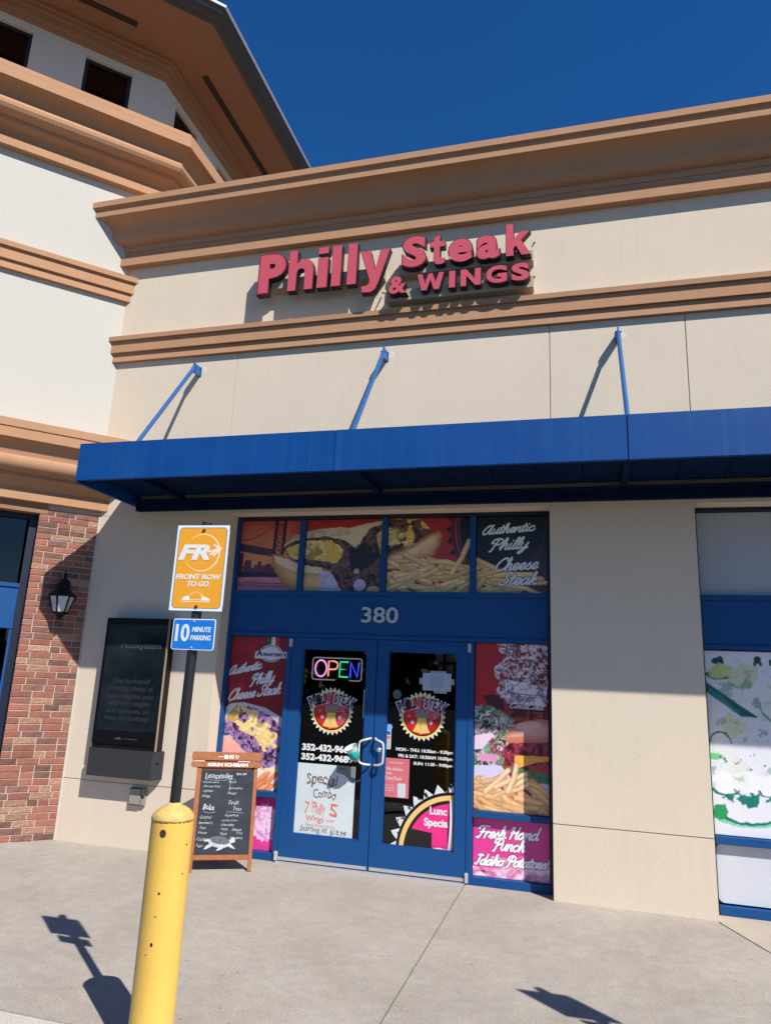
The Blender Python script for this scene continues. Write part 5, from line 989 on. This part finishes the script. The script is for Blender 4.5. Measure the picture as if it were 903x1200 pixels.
for s_, a, b, z0, z1 in (('We deliver', .118, .292, .918, .950), ('with', .118, .180, .880, .908), ('DoorDash', .118, .280, .832, .866), ('doordash', .155, .290, .985, .999), ('Get the app', .115, .205, .776, .790), ('and order now', .115, .215, .752, .766), ('for delivery', .12, .21, .728, .742)): obj('lettering', fit(text_mesh(s_, .02, .0003), a, b, z0, z1, y=DI-.0014), pm_, dd, fixn=False)
obj('phone_picture', MB().prism(roundrect(.243, .323, .680, .806, .012), DI-.0018, DI-.0008), mat('pale_phone_print', (.56, .62, .68), .5), dd)
gs = tag(obj('round_sticker', MB().prism([(.205+.045*math.cos(k*math.pi/12), 1.632+.045*math.sin(k*math.pi/12)) for k in range(24)], DI-.001, DI), mat('dark_teal_sticker', (.02, .085, .09), .5, var=.9, vscale=60, col2=(.10, .20, .20))), 'dark teal round sticker left of the right door badge', 'sticker')
stp = thing('card_sticker_strip', (.135, DI, 1.25), 'narrow strip of small card stickers beside the right door badge', 'sticker')
obj('disc', MB().prism([(.140+.030*math.cos(k*math.pi/10), 1.318+.030*math.sin(k*math.pi/10)) for k in range(20)], DI-.0012, DI-.0002), mat('light_blue_sticker', (.18, .42, .75), .5), stp)
obj('backing', MB().box(.110, .160, DI-.001, DI, 1.112, 1.290), PAP, stp)
for z0, z1, m_ in ((1.245, 1.28, mat('dark_blue_sticker', (.03, .10, .35), .5)), (1.205, 1.235, mat('orange_red_sticker', (.65, .20, .10), .5)), (1.165, 1.195, LGREY), (1.125, 1.155, LGREY)): obj('card_logo', MB().box(.118, .152, DI-.0016, DI-.0008, z0, z1), m_, stp)
tag(obj('edge_trim_tape', MB().box(-.140, -.128, .2165, .218, 1.385, 1.662), mat('pale_edge_tape', (.45, .48, .50), .5)), 'thin pale strip of tape at the right edge of the left door glass', 'tape')
# lunch special decal with toothed rim, cut by the glass edge
c = Canvas(.110, .7995, .254, .86, 330, (0, 0, 0)); c.A[:] = 0; X, Z = c.X, c.Z; cx, cz = .795, .215; r = np.hypot(X-cx, (Z-cz)); a = np.arctan2(Z-cz, X-cx)
nT = 30; tt = np.abs(((a/(2*math.pi)*nT+.25) % 1)-.5)*2; m = c.mask(r-(.545+.085*tt)); c.put(m, (215, 216, 224)); c.put(m*np.clip((fbm(X, Z, 22, 3)-.62)*20, 0, 1), (20, 20, 24)); c.A = np.maximum(c.A, m)
c.put(c.mask(r-.550), (16, 14, 14)); c.put(c.mask(r-.522), (236, 196, 120)); c.put(c.mask(r-.478), (16, 14, 14)); inn = c.mask(r-.448)
pk = inn*c.mask(c.sd_poly([(.33, .44), (.40, .415), (.59, .395), (.59, .27), (.62, .25), (.9, .25), (.9, .9), (.2, .9)])); c.put(c.mask(r-.478), (30, 26, 24)); c.put(pk, np.array(L(232, 48, 130))*(.9+.2*fbm(X, Z, 5, 2))[..., None])
c.put(pk*c.mask(np.abs(np.hypot(X-.70, Z-.9)-.62)-.003)*.5, (150, 20, 80)); c.put(pk*c.mask(c.sd_seg((.765, .26), (.73, .46))[0]-.004), (170, 20, 90)); c.put(inn*c.mask(c.sd_poly([(.60, .262), (.66, .275), (.72, .262), (.78, .27), (.78, .25), (.60, .25)])), (240, 220, 230))
ls = c.build('lunch_special_decal', DY, VC, cut=.5, back=.001, label='half round toothed Lunch Special decal low on the right door', cat='decal')
obj('lettering', fit(text_mesh('Lunc', .035, .0004), .563, .728, .556, .625, y=DY-.001), WPRINT, ls, fixn=False); obj('lettering', fit(text_mesh('Specia', .035, .0004), .511, .738, .430, .524, y=DY-.001), WPRINT, ls, fixn=False)
cu = MB(); n = 14; ring = [[(.752+.018*math.sin(math.pi*k/n)*.8-.012*(1-k/n)+.02*(k/n)**2*0, DY-.002-.02*math.sin(math.pi*k/n), .262+(.70-.262)*k/n) for k in range(n+1)], [(.798, DY-.001, .262+(.70-.262)*k/n) for k in range(n+1)]]
cu.v = ring[0]+ring[1]; cu.f = [(k, k+1, k+n+2, k+n+1) for k in range(n)]; obj('curled_edge', cu, mat('curled_vinyl_back', (.62, .62, .62), .5), ls, fixn=False)

# neon sign behind the left door glass
ne = thing('neon_open_sign', (-.455, .30, 1.85), 'lit multicoloured OPEN sign behind the left door glass', 'neon sign')
NY = .262
def neon(col, st): return mat('neon_%d_%d_%d' % tuple(int(c*100) for c in col), (.02, .02, .02), .4, emit=col+(st,))
def ntube(nm_, pts, m_, r=.0085, par=ne): return obj(nm_, MB().tube([(x, NY, z) for x, z in pts], r, 8), m_, par, smooth=True)
tl_ = lambda u, v: (-.722+u*.53-.0*v, 1.745+v*.218-.000*u)
obj('backing_board', MB().prism(roundrect(-.724, -.184, 1.736, 1.966, .03), NY+.02, NY+.03), BLK, ne)
R_ = roundrect(-.720, -.188, 1.742, 1.962, .028, 5); ntube('border_tube', R_+[R_[0], R_[1]], neon((.42, .48, .40), 3.0), .0065)
ntube('letter_tube', [(-.628+.062*math.cos(2*math.pi*k/24), 1.855+.082*math.sin(2*math.pi*k/24)) for k in range(26)], neon((.95, .32, .85), 9))
ntube('letter_tube', [(-.545, 1.778), (-.545, 1.930), (-.49, 1.930)]+smooth([(-.49, 1.930), (-.452, 1.915), (-.448, 1.880), (-.47, 1.852), (-.545, 1.848)]), neon((1.0, .34, .20), 9))
ntube('letter_tube', [(-.334, 1.926), (-.418, 1.926), (-.424, 1.852), (-.345, 1.852), (-.424, 1.852), (-.424, 1.778), (-.334, 1.776)], neon((.02, .85, .42), 8))
ntube('letter_tube', [(-.308, 1.774), (-.306, 1.924), (-.232, 1.780), (-.218, 1.926)], neon((.05, .07, 1.0), 12))
ov = tag(obj('oval_plaque', MB().prism([(-.378+.098*math.cos(k*math.pi/12), 1.719+.037*math.sin(k*math.pi/12)) for k in range(24)], .228+.002, .232), mat('dull_red_plaque', (.34, .055, .04), .5, var=.6, vscale=30), None), 'small dull red oval plaque under the OPEN sign', 'plaque')
for q_, (a, b) in enumerate((((-.45, -.30), 1.722), ((-.44, -.31), 1.704))): obj('lettering', fit(text_mesh('Welcome' if q_ == 0 else 'Come in', 0, .0003), a[0], a[1], b, b+.011, y=.2295), mat('dull_pink_print', (.5, .2, .18), .5), ov, fixn=False)

# teal cup-like bundle on the left handle
cpn = thing('teal_bundle', (-.17, .06, 1.02), 'teal fabric bundle with a white rimmed cup at the left door handle', 'cup')
ax = Matrix.Translation((-.150, .100, 1.015)) @ Matrix.Rotation(math.radians(-22), 4, 'Y') @ Matrix.Rotation(math.radians(24), 4, 'X')
tb = MB().lathe([(.018, -.005), (.040, 0), (.050, .02), (.056, .05), (.055, .075), (.050, .088), (.035, .090)], n=28); r5 = random.Random(2); tb.v = [(v[0]*(1+r5.uniform(-.07, .07)), v[1]*(1+r5.uniform(-.07, .07)), v[2]) for v in tb.v]
obj('teal_wrap', tb.xf(ax), mat('teal_fabric', (.012, .42, .40), .8, var=.8, vscale=60, bump=.004, bscale=120, col2=(.0, .25, .26)), cpn, smooth=True)
obj('cup_rim', MB().lathe([(.050, .080), (.062, .125), (.064, .128), (.060, .127), (.046, .082)], n=28, cap=False).xf(ax), mat('pale_glass_plastic', (.58, .68, .68), .2), cpn, smooth=True)
obj('cup_base', MB().lathe([(.030, -.02), (.034, -.004), (.03, .0)], n=20).xf(ax), mat('pale_tan_plastic', (.5, .40, .32), .4), cpn, smooth=True)

# ================================================================= ADDED FAR TREES, OUT OF VIEW (hide the bright horizon from the panes)
tl2 = MB(); rt_ = random.Random(11)
for k in range(5200):
    x = rt_.uniform(-75, 75); h = 5.5+2.5*math.sin(x*.21)+1.5*math.sin(x*.53+1); z = rt_.uniform(-.1, 1)**.7*h if rt_.random() > .02 else .5; z = abs(z); y = -48-rt_.uniform(0, 7)
    s_ = rt_.uniform(.5, 1.1); a = rt_.uniform(0, 6.28); b = rt_.uniform(-.9, .9); d1 = Vector((math.cos(a), math.sin(a)*.5, b)).normalized()*s_; d2 = Vector((-math.sin(a)*.4, .3, 1)).normalized()*s_*.7; p = Vector((x, y, z-.1))
    tl2.add([p-d1, p-d2, p+d1, p+d2], [(0, 1, 2, 3)])
obj('added_tree_line', tl2, mat('dark_foliage', (.035, .055, .02), .8, var=.8, vscale=.8), kind='stuff', fixn=False)
